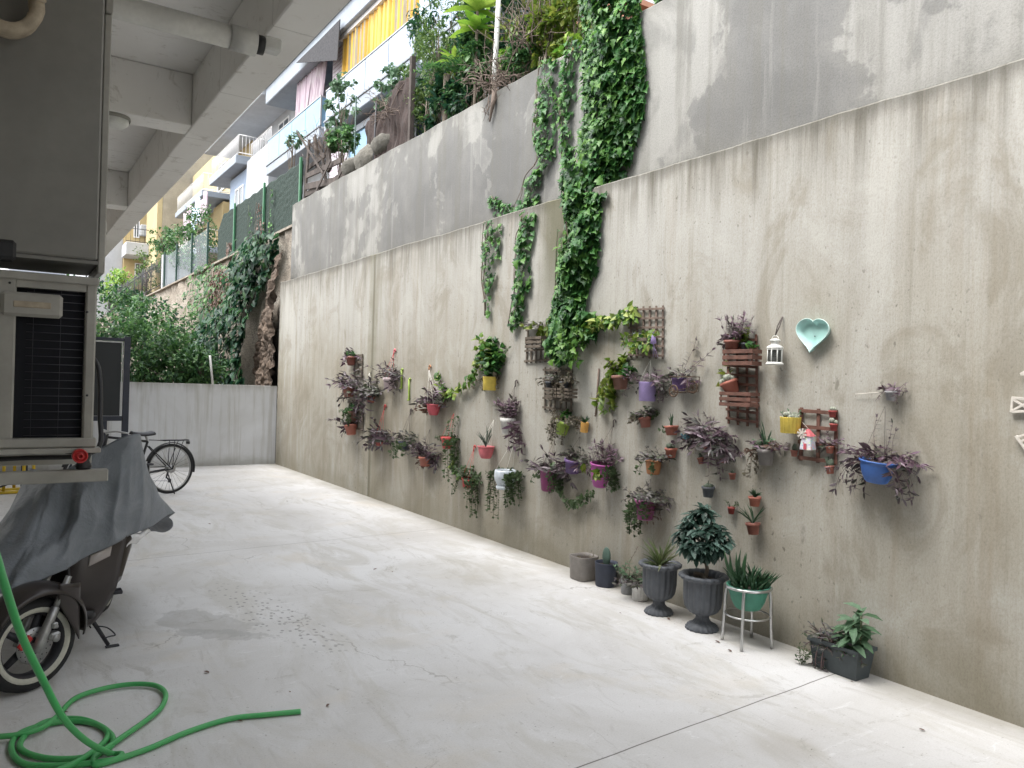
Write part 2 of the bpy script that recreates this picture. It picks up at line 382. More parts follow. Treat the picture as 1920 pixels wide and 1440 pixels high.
def mat_earth(base, name):
    m_, n = newmat(name); a = n.noise(n.vec(), 2.2, 10, .75, .5); b = n.noise(n.vec(), 14, 6, .7)
    c = n.ramp(a, [(.3, tuple(x*.45 for x in base)), (.55, base), (.72, tuple(x*1.7 for x in base))])
    c = n.mix(n.ramp(b, [(.35, .6), (.55, 0)]), c, tuple(x*.5 for x in base))
    n.out(c, .95, 0, n.bump(n.math('ADD', a, b), .9, .06)); return m_
def mat_turf():
    m_, n = newmat('green artificial hedge'); a = n.noise(n.vec((6, 30, 30)), 1, 5, .8)
    c = n.ramp(a, [(.3, (.002, .010, .006)), (.6, (.004, .022, .013)), (.8, (.008, .036, .022))])
    s = n.sep(); g = n.math('SINE', n.math('MULTIPLY', n.math('ADD', n.math('MULTIPLY', s[2], 1), n.math('MULTIPLY', s[1], .10)), 52))
    c = n.mix(n.smooth(g, .9, 1.0), c, (.012, .035, .026))
    n.out(c, .8, 0, n.bump(a, .8, .02)); return m_
def mat_stripe(name, cols, axis, freq, wave=0.0):
    m_, n = newmat(name); s = n.sep()
    v = n.math('FRACT', n.math('MULTIPLY', s[axis], freq)); k = len(cols)
    c = n.ramp(v, [(i/k, cc) for i, cc in enumerate(cols)], 'CONSTANT')
    f = n.noise(n.vec(), 3, 4); c = n.mix(n.ramp(f, [(.3, .25), (.6, 0)]), c, (.5, .5, .5), 'MULTIPLY')
    n.out(c, .85); return m_
def mat_glass(name, tint, rough=.08, alpha=.55):
    m_, n = newmat(name); f = n.noise(n.vec((1, 1, 1)), .8, 3)
    c = n.ramp(f, [(.3, tuple(x*.8 for x in tint)), (.7, tint)])
    n.out(c, rough, 0, None, Alpha=alpha); return m_
def mat_cover():
    m_, n = newmat('grey cover cloth'); a = n.noise(n.vec(), 5, 6, .6, .6); b = n.noise(n.vec(), 30, 5, .7, .8); c2 = n.noise(n.vec(), 350, 2)
    c = n.ramp(a, [(.3, (.15, .168, .185)), (.7, (.235, .255, .28))])
    h = n.math('ADD', n.math('MULTIPLY', a, 1.5), n.math('ADD', n.math('MULTIPLY', b, .3), n.math('MULTIPLY', c2, .03)))
    n.out(c, .5, 0, n.bump(h, .55, .02)); return m_
M = {}
M['lower'] = mat_lower_wall(); M['upper'] = mat_upper_wall(); M['floor'] = mat_floor(); M['stone'] = mat_stone()
M['earth'] = mat_earth((.13, .10, .075), 'garden earth'); M['rock'] = mat_earth((.13, .095, .07), 'brown rock')
M['rubble'] = mat_earth((.17, .16, .135), 'pale rubble')
M['turf'] = mat_turf(); M['cover'] = mat_cover()
def mat_soffit():
    m_, n = newmat('soffit paint'); a = n.noise(n.vec(), .9, 6, .6, .6); b_ = n.noise(n.vec(), 5, 6, .75, 1.0)
    c = n.ramp(a, [(.3, (.74, .72, .685)), (.7, (.84, .83, .80))])
    c = n.mix(n.ramp(b_, [(.34, .5), (.44, 0)]), c, (.42, .39, .33))
    s_ = n.sep(); g = n.math('ABSOLUTE', n.math('SUBTRACT', n.math('FRACT', n.math('MULTIPLY', s_[1], .8)), .5))
    c = n.mix(n.math('MULTIPLY', n.smooth(g, .008, .002), .35), c, (.3, .29, .26))
    f = n.noise(n.vec(), 45, 4, .7); n.out(c, .88, 0, n.bump(n.math('ADD', a, n.math('MULTIPLY', f, .15)), .25, .02)); return m_
M['paint'] = mat_soffit()
M['paint2'] = pm('facade white', (.47, .49, .515), .85, .12, 1.0)
M['blue_r'] = pm('facade pale blue', (.29, .36, .47), .85, .12, 1.0)
M['cream'] = pm('facade cream', (.48, .40, .23), .85, .1, 1.0)
M['yellow_r'] = pm('facade yellow', (.50, .39, .20), .85, .1, 1.0)
M['beige_r'] = pm('facade beige', (.33, .30, .24), .85, .2, 1.5)
M['brickr'] = mat_stripe('roof brick', [(.5, .25, .16), (.42, .2, .13)], 2, 6)
M['brickw'] = mat_stripe('white brick courses', [(.52, .50, .54), (.48, .46, .50), (.47, .43, .47), (.30, .22, .26)], 2, 7)
M['slab'] = pm('slab edge grey', (.30, .34, .39), .7, .1, 2)
M['slabd'] = pm('slab nosing dark', (.25, .28, .31), .7, .1, 2)
M['railw'] = pm('white rail', (.8, .8, .8), .4, .05, 5)
M['gl_blue'] = mat_glass('blue balcony glass', (.22, .42, .60), .1, .8)
M['gl_pale'] = mat_glass('pale balcony glass', (.42, .50, .62), .1, .8)
M['gl_dark'] = mat_glass('dark window glass', (.06, .075, .085), .06, 1.0)
M['gl_gate'] = mat_glass('smoked panel', (.008, .011, .012), .45, .98)
M['gl_clear'] = mat_glass('clear garden glass', (.25, .32, .36), .06, .14)
M['awn_y'] = mat_stripe('yellow awning', [(.62, .36, .05), (.68, .46, .14), (.55, .30, .04), (.30, .27, .2)], 1, 3.0)
M['awn_b'] = mat_stripe('blue white awning', [(.8, .85, .9), (.10, .28, .62)], 1, 3.2)
M['awn_bh'] = mat_stripe('pale blue striped blind', [(.75, .82, .9), (.45, .62, .82)], 2, 6)
M['curt'] = mat_stripe('pale pink curtain', [(.46, .38, .43), (.5, .44, .47), (.39, .31, .36)], 1, 4)
M['black'] = pm('matt black', (.018, .018, .02), .5, .3, 20)
M['dkgreen'] = pm('dark green paint', (.012, .05, .035), .5, .2, 10)
M['green_p'] = pm('green post paint', (.045, .17, .08), .5, .2, 10)
M['iron'] = pm('dark iron', (.03, .03, .035), .6, .3, 20)
M['gate'] = pm('anthracite steel', (.018, .022, .035), .45, .2, 8)
M['rust'] = pm('rusty brown wire', (.10, .06, .035), .7, .3, 30)
M['wood'] = pm('weathered wood', (.17, .125, .10), .85, .45, 18, bump=.5)
M['woodr'] = pm('red brown stained wood', (.15, .07, .05), .75, .45, 18, bump=.5)
M['woodd'] = pm('grey brown wood', (.13, .105, .08), .85, .45, 18, bump=.5)
M['woodw'] = pm('white washed wood', (.62, .58, .52), .8, .15, 18, bump=.3)
M['debris'] = pm('old timber', (.075, .06, .052), .9, .5, 9, bump=.6)
M['acw'] = pm('air unit ivory', (.33, .32, .285), .5, .22, 5)
M['acg'] = pm('air unit side grey', (.21, .205, .185), .55, .2, 2.5)
M['coil'] = pm('dark condenser fins', (.004, .005, .009), .9, .3, 60)
M['wire'] = pm('grille wire', (.045, .045, .055), .4, .1, 30)
M['pipew'] = pm('white pvc pipe', (.6, .6, .57), .45, .15, 6)
M['hosebeige'] = pm('stained beige tape', (.45, .38, .28), .7, .45, 14)
M['red'] = pm('red plastic', (.55, .03, .03), .35, .2, 10)
def mat_hose():
    m_, n = newmat('green hose rubber'); a = n.noise(n.vec(), 5, 5, .6); f = n.noise(n.vec(), 60, 4, .7)
    c = n.ramp(a, [(.35, (.03, .34, .08)), (.6, (.03, .43, .09))]); Z = n.sep()[2]
    d = n.math('MULTIPLY', n.smooth(Z, .5, .02), n.ramp(n.math('ADD', n.math('MULTIPLY', a, .6), n.math('MULTIPLY', f, .4)), [(.36, .1), (.6, .75)]))
    c = n.mix(n.math('MULTIPLY', d, .7), c, (.16, .34, .17)); n.out(c, n.math('ADD', .35, n.math('MULTIPLY', d, .4)), 0, n.bump(f, .1, .002)); return m_
M['hose'] = mat_hose()
M['rubber'] = pm('tyre rubber', (.02, .02, .021), .8, .3, 30, bump=.4)
M['whitewall'] = pm('white wall rubber', (.55, .54, .46), .6, .2, 20)
M['chrome'] = pm('brushed metal', (.55, .55, .54), .3, .15, 20, 1.0)
M['alu'] = pm('cast aluminium', (.42, .42, .41), .45, .2, 20, .8)
M['mocha'] = pm('mocha scooter paint', (.05, .042, .039), .28, .12, 3, .3)
M['greyp'] = pm('scooter grey panel', (.28, .27, .26), .4, .1, 3, .3)
M['lens'] = mat_glass('clear lens', (.5, .45, .42), .1, .9)
M['yel'] = pm('yellow painted steel', (.65, .45, .03), .5, .3, 9)
M['soil'] = mat_earth((.06, .045, .035), 'potting soil')
M['string_w'] = pm('white cord', (.7, .68, .62), .7, .1, 30)
M['string_d'] = pm('dark cord', (.07, .055, .05), .7, .1, 30)
M['mint'] = pm('mint ceramic', (.42, .66, .62), .22, .06, 4, bump=.03)
M['mint_e'] = pm('mint ceramic rim', (.62, .78, .74), .25, .06, 4, bump=.03)
M['lant'] = pm('white enamel', (.72, .72, .68), .35, .1, 10)
M['heartglass'] = mat_glass('lantern pane', (.07, .075, .07), .08, .8)
# leaves
M['l_ivy'] = leafmat('creeper leaves', [(.022, .075, .024), (.042, .13, .036), (.055, .175, .042), (.085, .22, .05), (.11, .25, .05)])
M['l_ivyd'] = leafmat('dark ivy leaves', [(.012, .045, .026), (.02, .07, .036), (.03, .09, .04), (.055, .13, .045)], .42)
M['l_shrub'] = leafmat('shrub leaves', [(.03, .09, .035), (.05, .13, .045), (.04, .11, .03), (.09, .20, .06), (.13, .26, .08)])
M['l_lime'] = leafmat('lime leaves', [(.10, .24, .03), (.17, .34, .04), (.25, .42, .05), (.32, .45, .08)])
M['l_young'] = leafmat('young creeper leaves', [(.07, .17, .04), (.10, .23, .045), (.15, .29, .05), (.05, .14, .035)])
M['l_pothos'] = leafmat('pothos leaves', [(.04, .12, .02), (.10, .22, .03), (.26, .36, .05), (.06, .15, .03), (.40, .46, .14)])
M['l_yg'] = leafmat('yellow green leaves', [(.10, .17, .02), (.16, .24, .03), (.07, .13, .02), (.24, .28, .05)])
M['l_purp'] = leafmat('purple leaves', [(.085, .045, .065), (.13, .07, .105), (.18, .115, .155), (.075, .085, .055), (.28, .21, .25)], .4, .2)
M['l_purd'] = leafmat('dark purple leaves', [(.065, .04, .052), (.095, .062, .078), (.055, .068, .048), (.17, .135, .15)], .4, .2)
M['l_purg'] = leafmat('grey green purple leaves', [(.08, .085, .06), (.12, .115, .10), (.09, .065, .08), (.18, .18, .155), (.07, .09, .05)], .45, .2)
M['l_small'] = leafmat('small green leaves', [(.05, .09, .03), (.08, .13, .05), (.11, .16, .08), (.06, .10, .045)])
M['l_dry'] = leafmat('dry leaves', [(.16, .14, .10), (.22, .19, .14), (.10, .10, .06), (.30, .27, .22)])
M['l_brown'] = leafmat('withered leaves', [(.12, .07, .05), (.2, .11, .08), (.09, .06, .045)])
M['l_bluegreen'] = leafmat('blue green leaves', [(.03, .07, .05), (.05, .10, .075), (.08, .145, .115), (.14, .22, .185)], .42)
M['l_aloe'] = leafmat('aloe leaves', [(.035, .085, .04), (.055, .12, .055), (.04, .10, .05)], .4, .1)
M['l_aloeg'] = leafmat('grey aloe leaves', [(.06, .09, .07), (.09, .12, .09)], .45, .1)
M['l_spider'] = leafmat('pale striped leaves', [(.16, .22, .08), (.24, .28, .14), (.10, .16, .06), (.30, .32, .19)], .4, .2)
M['l_sage'] = leafmat('sage leaves', [(.09, .17, .09), (.13, .23, .13), (.07, .14, .07), (.17, .27, .17)], .5, .3)
M['l_conifer'] = leafmat('conifer sprays', [(.07, .14, .035), (.11, .19, .045), (.17, .26, .06), (.06, .11, .035)])
M['l_rose'] = leafmat('rose flowers', [(.5, .08, .06), (.4, .1, .08)])
M['stem'] = pm('green stem', (.08, .10, .045), .7, .3, 20)
M['stemp'] = pm('purple stem', (.13, .085, .085), .7, .3, 20)
M['bark'] = pm('bark', (.16, .13, .10), .9, .4, 14, bump=.6)
M['twig'] = pm('dry twig', (.17, .13, .105), .9, .4, 14, bump=.3)
M['cact'] = pm('cactus skin', (.10, .13, .09), .8, .4, 60, bump=.6)
M['cactw'] = pm('woolly cactus', (.33, .35, .28), .9, .6, 80, bump=.8)
M['paddle'] = pm('paddle cactus skin', (.07, .12, .095), .7, .3, 20, bump=.3)
_pc = {}
POTC = dict(terra=(.38, .105, .06), terrad=(.27, .08, .05), pink=(.62, .07, .10), palepink=(.66, .52, .54), rosa=(.68, .13, .15), red=(.52, .03, .025),
            navy=(.03, .04, .07), brown=(.2, .08, .05), yellow=(.72, .53, .03), white=(.62, .61, .57), glossw=(.58, .65, .70), lime=(.28, .42, .03),
            amber=(.75, .38, .04), magenta=(.28, .03, .17), magd=(.22, .02, .12), magb=(.42, .035, .30), violet=(.11, .05, .19), lav=(.30, .22, .48),
            orange=(.42, .16, .04), taupe=(.26, .235, .21), taupef=(.17, .155, .145), blue=(.02, .13, .48), grey=(.17, .17, .165), slate=(.085, .095, .11),
            green=(.04, .25, .16), clear=(.28, .29, .30), redd=(.35, .04, .03), silver=(.3, .3, .31), trough=(.045, .06, .065), palewhite=(.8, .79, .76))
def potmat(c):
    if c not in _pc: _pc[c] = pm('plastic '+c, tuple(x*.86+.14*(sum(POTC[c])/3)+.006 for x in POTC[c]), .42 if c in ('glossw', 'magb', 'blue') else .6, .22, 14, bump=.08)
    return _pc[c]
# ================================================================== SETTING
def struct(name, mb, mat, **k): return tag(mb.build(name, mat, **k), kind='structure')
b = MB(); b.add([(-150, -60, -.03), (4.2, -60, -.03), (4.2, 300, -.03), (-150, 300, -.03)], [(0, 1, 2, 3)]); struct('ground', b, M['earth'])
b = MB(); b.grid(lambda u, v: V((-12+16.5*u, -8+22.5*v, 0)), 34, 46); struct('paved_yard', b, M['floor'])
b = MB()
def terr(u, v):
    x = -8+12.8*u; y = 14.56+60*v; return V((x, y, 1.05+.12*mnoise.noise(V((x*.6, y*.6, 0)))))
b.grid(terr, 20, 60); struct('garden_ground', b, M['earth'])
b = MB()
def terr2(u, v):
    x = 4.86+70*u*u; y = -8+230*v; return V((x, y, 4.46+.10*mnoise.noise(V((x*.5, y*.5, 3)))))
b.grid(terr2, 24, 120); struct('upper_terrace_ground', b, M['earth'])

# retaining walls
b = MB(); nY = 160
def wall_mesh(b, x0, x1, y0, y1, z0, z1, seed, amp=.006):
    prof = [(x0, z0), (x0, z1*.5), (x0, z1-.012), (x0+.012, z1), (x1-.01, z1), (x1, z1-.012), (x1, z0)]
    vs = []
    for i in range(nY+1):
        y = y0+(y1-y0)*i/nY
        for (x, z) in prof:
            w = mnoise.noise(V((y*1.6, seed, x))) if z >= z1-.02 else 0
            w2 = mnoise.noise(V((y*9, seed+4, x))) if z >= z1-.02 else 0
            vs.append((x, y, z+amp*w*2+amp*w2))
    k = len(prof); fs = []
    for i in range(nY):
        for j in range(k-1): fs.append((i*k+j, (i+1)*k+j, (i+1)*k+j+1, i*k+j+1))
    fs += [tuple(range(k)), tuple(range(nY*k, nY*k+k))[::-1]]
    b.add(vs, fs)
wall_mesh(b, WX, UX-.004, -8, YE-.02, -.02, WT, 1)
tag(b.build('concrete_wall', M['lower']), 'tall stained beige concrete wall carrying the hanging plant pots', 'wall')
b = MB(); wall_mesh(b, UX, UX+.25, -8, YE+.35, -.02, UT, 7, .01)
tag(b.build('concrete_wall', M['upper']), 'set back grey wall with patched cement render above the plant wall', 'wall')
b = MB()
P0 = onY(245, 716, YE)
vs = []; nX = 60
for i in range(nX+1):
    x = -9+(WX+9-.003)*i/nX; zt = 1.46-.012*(x-1.8)/2.5+.006*mnoise.noise(V((x*3, 0, 0)))
    vs += [(x, YE, -.02), (x, YE, zt), (x, YE+.2, zt), (x, YE+.2, -.02)]
fs = []
for i in range(nX):
    for j in range(3): fs.append((4*i+j, 4*i+4+j, 4*i+5+j, 4*i+1+j))
b.add(vs, fs)
def mat_end():
    m_, n = newmat('pale low wall concrete'); Z = n.sep()[2]
    a = n.noise(n.vec((.8, 0, .8)), 1, 6, .6, .5)
    c = n.ramp(a, [(.3, (.45, .45, .44)), (.7, (.60, .61, .62))])
    s = n.noise(n.vec((7, 0, .3)), 1, 6, .7, .3); c = n.mix(n.ramp(s, [(.36, .6), (.5, 0)]), c, (.36, .35, .31))
    d = n.smooth(n.math('ADD', Z, n.math('MULTIPLY', n.noise(n.vec((6, 0, .6)), 1, 7, .75), .6)), 1.58, 1.95)
    c = n.mix(n.math('MULTIPLY', d, .85), c, (.17, .155, .115))
    d2 = n.smooth(n.math('ADD', Z, n.math('MULTIPLY', n.noise(n.vec((2, 0, 2)), 1, 7, .7), .5)), .45, .25)
    c = n.mix(n.math('MULTIPLY', d2, .5), c, (.22, .21, .17))
    f = n.noise(n.vec((80, 80, 80)), 1, 3); n.out(c, .9, 0, n.bump(n.math('ADD', f, s), .3, .006)); return m_
tag(b.build('boundary_wall', mat_end()), 'low pale concrete wall closing the far end of the yard', 'wall')
b = MB()
def rfn(u, v):
    y = 14.72+46*u; z = 1.0+3.55*v
    return V((4.78-.16*abs(mnoise.noise(V((y*.7, z*.9, 2))))-.07*abs(mnoise.noise(V((y*3, z*4, 9)))), y, z))
b.grid(rfn, 240, 34)
b.boxr(4.66, 5.0, 14.72, 60.7, 4.552, 4.60)
tag(b.build('stone_retaining_wall', M['stone']), 'rough stone retaining wall with dark coping beyond the end of the plant wall', 'wall')
b = MB()
def rock(u, v):
    th = math.pi*v; y = 14.362+2.8*u; r = (1-u*.8)*(.42+.16*math.sin(3*u+1))
    z = 1.0+3.0*v*(1-.45*u); x = 4.74-r*(.8+.2*math.sin(th))
    q = mnoise.noise(V((y*1.7, z*1.7, 1)))*.14+mnoise.noise(V((y*5, z*5, 4)))*.10+mnoise.noise(V((y*14, z*14, 4)))*.05
    return V((min(4.72, x-q), y, z))
b.grid(rock, 120, 150)
tag(b.build('rock_bank', M['rock']), 'crumbling brown rock and earth bank beside the ivy', 'rock')

# ------------------------------------------------ the building overhead on the left
EX, EXI, ZB, ZC = 1.474, 1.225, 3.61, 4.03
bld = thing('apartment_building', 'white painted building whose beamed overhang covers the parking strip', 'building', (-3, 5, 0))
b = MB(); b.boxr(-7.5, EX-.004, -6, 15.6, ZC, ZC+.2); b.build('ceiling', M['paint'], bld)
b = MB(); b.boxr(EXI, EX, -6, 15.7, ZB, ZC-.003, bev=.008); b.build('edge_beam', M['paint'], bld)
for y in (2.2, 6.56, 10.27, 13.9):
    b = MB(); b.boxr(-7.4, EXI-.002, y, y+.27, ZB+.004, ZC-.003, bev=.006); b.build('cross_beam', M['paint'], bld)
b = MB(); b.boxr(-1.35, -1.05, -6, 15.6, ZB+.008, ZC-.004, bev=.006); b.build('cross_beam', M['paint'], bld)
b = MB(); b.boxr(-7.5, EX-.006, -6, 15.6, ZC+.203, 5.2); b.build('facade', M['paint2'], bld)  # out of view; height kept low so more sky light reaches the plant wall
b = MB(); b.boxr(-7.7, -7.5, -6, 15.6, 0, ZC-.004); b.build('rear_wall', M['paint'], bld)
b = MB(); b.boxr(-7.45, 1.2, -2.8, -2.6, 0, ZC-.006); b.build('added_shade_wall', M['beige_r'], bld)  # unseen wall added behind the camera to shade the air units' near sides
for y in (2.6, 6.5, 10.2, 13.85):
    b = MB(); b.boxr(-1.4, -1.0, y, y+.35, 0, ZB+.006, bev=.01); b.build('column', M['paint'], bld)
b = MB(); b.boxr(EXI-.45, EXI-.02, 10.56, 10.6, 3.63, 3.99); b.build('beam_patch', M['paint'], bld)
# pipe, lamp, junction box
A_ = onZ(490, 85, 3.5); B_ = onZ(213, 10, 3.5)
B_ = V((-.9, A_.y+.05, 3.53)); dr = (A_-B_).normalized()
pp = thing('drain_pipe', 'white plastic drain pipe running across under the beams', 'pipe', B_)
b = MB(); b.tube([B_, A_-dr*.15], .062, n=20); b.build('pipe', M['pipew'], pp)
b = MB(); b.tube([A_-dr*.17, A_-dr*.03], .069, n=20); b.build('coupling', M['pipew'], pp)
b = MB(); b.tube([A_-dr*.03, A_+dr*.012], .052, n=16); b.build('rubber_seal', M['black'], pp)
b = MB(); b.box(A_+dr*.055+V((0, 0, .012)), (.10, .085, .075), 0, None, .01); b.build('end_clip', M['pipew'], pp)
b = MB(); q = onZ(213, 221, ZB); q.x = .68
lt = thing('ceiling_lamp', 'round white dome lamp fixed under the second cross beam', 'lamp', (q.x, 6.70, ZB))
b.lathe([(0, 0), (.12, 0), (.125, -.02), (.12, -.03)], (q.x, 6.70, ZB+.004), 28); b.build('lamp_base', M['acw'], lt)
b = MB(); b.lathe([(.113, -.026), (.108, -.055), (.08, -.078), (.04, -.088), (.0, -.09)], (q.x, 6.70, ZB+.004), 28); b.build('lamp_shade', M['lant'], lt)
q = onY(193, 425, 10.26); b = MB(); b.box((q.x, 10.25, q.z), (.075, .03, .12), 0, None, .006); b.box((q.x+.005, 10.23, q.z-.01), (.02, .02, .05), 0)
tag(b.build('junction_box', M['lant']), 'small white electrical box on the face of a beam', 'socket')

# ------------------------------------------------ air units on the left
ac = thing('air_conditioner', 'ivory outdoor air conditioner with dark louvred coil on a wall bracket', 'air conditioner', (-.02, 3.05, 1.30))
X0, X1, Y0_, Z0, Z1 = -.09, .276, 3.05, 1.392, 1.965
gx0, gx1, gz0, gz1 = onY(27, 700, Y0_).x, onY(157, 700, Y0_).x, onY(90, 824, Y0_).z, onY(90, 542, Y0_).z
b = MB(); b.boxr(X0, gx0, Y0_, Y0_+.80, Z0, Z1, bev=.006); b.boxr(gx1, X1, Y0_, Y0_+.80, Z0, Z1, bev=.006)
b.boxr(gx0-.001, gx1+.001, Y0_+.002, Y0_+.80, Z0, gz0); b.boxr(gx0-.001, gx1+.001, Y0_+.002, Y0_+.80, gz1, Z1-.002)
b.boxr(X0-.01, X1+.006, Y0_-.008, Y0_+.81, Z1-.022, Z1+.006, bev=.004); b.boxr(X0-.01, X1+.01, Y0_-.01, Y0_+.81, Z0-.012, Z0+.02, bev=.004)
b.build('casing', M['acw'], ac)
b = MB(); b.boxr(gx0, gx1, Y0_+.03, Y0_+.05, gz0, gz1); b.build('coil', M['coil'], ac)
b = MB(); k = 19
for i in range(k):
    z = gz0+(gz1-gz0)*(i+.5)/k; b.tube([(gx0+.03, Y0_+.012, z), (gx1, Y0_+.012, z)], .0013, n=5)
for x in (gx0+.05, gx0+.13, gx0+.2): b.tube([(x, Y0_+.016, gz0), (x, Y0_+.016, gz1)], .001, n=4)
b.build('guard_wires', M['wire'], ac)
q0 = onY(2, 545, Y0_); q1 = onY(117, 598, Y0_)
b = MB(); b.boxr(q0.x, q1.x, Y0_-.014, Y0_+.01, q1.z, q0.z, bev=.01); hd = b.build('handle_panel', M['acw'], ac)
b = MB(); b.boxr(q0.x+.035, q1.x-.035, Y0_-.017, Y0_-.012, q1.z+.03, q0.z-.03, bev=.002); b.build('handle', M['hosebeige'], hd)
for x, z in ((onY(163, 600, Y0_).x, 1.85), (onY(163, 750, Y0_).x, 1.56), (gx0-.02, 1.93)):
    b = MB(); b.tube([(x, Y0_-.004, z), (x, Y0_+.004, z)], .004, n=8); b.build('screw', M['iron'], ac)
bk = thing('wall_bracket', 'grey steel bracket carrying the lower air conditioner with red end caps', 'bracket', (-.3, 3.05, 1.3))
za = 1.30
b = MB(); b.boxr(-1.02, .325, 3.03, 3.07, za-.04, za+.002, bev=.003); b.boxr(-1.02, .325, 3.62, 3.66, za-.04, za+.002, bev=.003); b.boxr(-1.02, -.99, 2.98, 3.7, za-.5, za+.15)
b.boxr(-.05, .30, 3.035, 3.09, za+.06, za+.078, bev=.003); b.boxr(-.05, .3, 3.62, 3.67, za+.06, za+.078)
b.tube([(-1.0, 3.05, za-.45), (-.4, 3.05, za-.05)], .014, n=8); b.build('arm', M['acw'], bk)
for x in (-.03, .25):
    for y in (3.062, 3.64):
        b = MB(); b.lathe([(0, 0), (.022, 0), (.026, .01), (.018, .03), (.024, .05), (.022, .059), (0, .059)], (x, y, za+.0015), 14); b.build('rubber_foot', M['black'], bk)
q = onY(150, 855, 3.0); b = MB()
Mx = Matrix.Rotation(math.pi/2, 3, 'X')
b.lathe([(0, -.004), (.006, -.004), (.006, .010), (.011, .010), (.011, -.003), (.019, -.003), (.019, .004), (.024, .004), (.024, 0), (.024, -.03)], (q.x, 2.995, q.z), 18, 0, Mx); b.build('end_cap', M['red'], bk)
uc = thing('air_conditioner', 'large grey flat sided unit hung above the louvred air conditioner', 'air conditioner', (.0, 3.05, 2.03))
b = MB(); b.boxr(-.5, onY(183, 490, 3.04).x, 3.04, 3.46, 2.032, 3.50, bev=.006); b.build('casing', M['acg'], uc)
b = MB(); xa = onY(183, 490, 3.04).x+.003; b.boxr(xa, xa+.022, 3.06, 3.42, 1.99, 2.90, bev=.003); b.boxr(xa, xa+.024, 3.048, 3.4, 2.905, 3.5, bev=.003); b.build('side_flange', M['acw'], uc)
b = MB(); b.boxr(-.10, .035, 3.03, 3.12, 2.005, 2.07, bev=.01); b.build('foot', M['black'], uc)
b = MB(); b.boxr(-.4, xa, 3.05, 3.45, 2.018, 2.03); b.build('base_tray', M['acg'], uc)
q = onY(28, 0, 2.95); b = MB(); pts = []
for i in range(90):
    a = 2*math.pi*i/30; pts.append(V((q.x-.02+(.085-.004*(i//30))*math.cos(a), 2.93+.028*i/30, q.z+.01+(.105-.004*(i//30))*math.sin(a))))
b.tube(pts, .021, n=10)
tag(b.build('taped_hose_coil', M['hosebeige']), 'rust stained beige taped hose coiled against the grey unit', 'hose')

b = MB(); b.tube(catmull([(.27, 3.40, 1.72), (.315, 3.36, 1.66), (.32, 3.30, 1.48), (.30, 3.25, 1.345), (.1, 3.3, 1.322), (-.4, 3.35, 1.33), (-.98, 3.3, 1.5)], 6), .009, n=7)
tag(b.build('power_cable', M['black']), 'black cable looping from the side of the lower air conditioner', 'cable')
# ------------------------------------------------ dark gate near the far end
YG = 12.6; gt = thing('metal_gate', 'dark steel gate leaf with a smoked panel in front of the low wall', 'gate', (1.3, YG, 0))
xg1 = onY(243, 700, YG).x; xg0 = .35; zt = onY(238, 634, YG).z; zr = onY(230, 780, YG).z
b = MB(); b.boxr(xg1-.085, xg1, YG-.04, YG+.04, 0, zt+.02, bev=.005); b.build('post', M['gate'], gt)
b = MB(); b.boxr(xg0-.08, xg0, YG-.04, YG+.04, 0, zt, bev=.005); b.build('post', M['gate'], gt)
for z0_, z1_ in ((zt-.05, zt-.005), (zr-.07, zr), (.05, .12)):
    b = MB(); b.boxr(xg0, xg1-.087, YG-.03, YG+.03, z0_, z1_, bev=.004); b.build('rail', M['gate'], gt)
for x in (xg1-.32, xg1-.75): b = MB(); b.boxr(x-.04, x+.04, YG-.025, YG+.025, .122, zr-.072); b.build('upright', M['gate'], gt)
b = MB(); b.boxr(xg0+.002, xg1-.12, YG-.012, YG+.012, zr+.004, zt-.06); b.build('panel', M['gl_gate'], gt)
b = MB(); b.boxr(xg0, xg1-.10, YG-.034, YG-.02, zt-.075, zt-.055); b.boxr(xg1-.115, xg1-.10, YG-.034, YG-.02, zr+.02, zt-.076); b.build('metal_trim', M['alu'], gt)
# yellow parking rack
q = onZ(25, 925); rk = thing('bicycle_rack', 'yellow steel arch rack on the floor beneath the air conditioner', 'bicycle rack', (q.x, q.y, 0))
for k, dx in enumerate((-.52, -.0, .12)):
    b = MB(); c = V((q.x+dx, q.y+.3*(k == 2), .38)); pts = [c+V((-.11, 0, -.36))]+arc(c, .11, math.pi, 0, 12, (1, 0, 0), (0, 0, 1))+[c+V((.11, 0, -.36))]
    b.tube(pts, .02, n=10); b.build('arch', M['yel'], rk)
b = MB(); b.boxr(q.x-.7, q.x+.28, q.y-.06, q.y+.06, .002, .035, bev=.006); b.boxr(q.x-.7, q.x+.28, q.y+.2, q.y+.32, .002, .035, bev=.006); b.build('base_rail', M['yel'], rk)
b = MB(); b.tube(catmull([(q.x-.6, q.y-.12, .012), (q.x-.2, q.y-.2, .10), (q.x+.1, q.y-.1, .2), (q.x+.4, q.y-.2, .28), (q.x+.6, q.y-.15, .012)]), .012, n=6)
tag(b.build('lock_cable', M['black']), 'black cable lying by the yellow rack', 'cable')

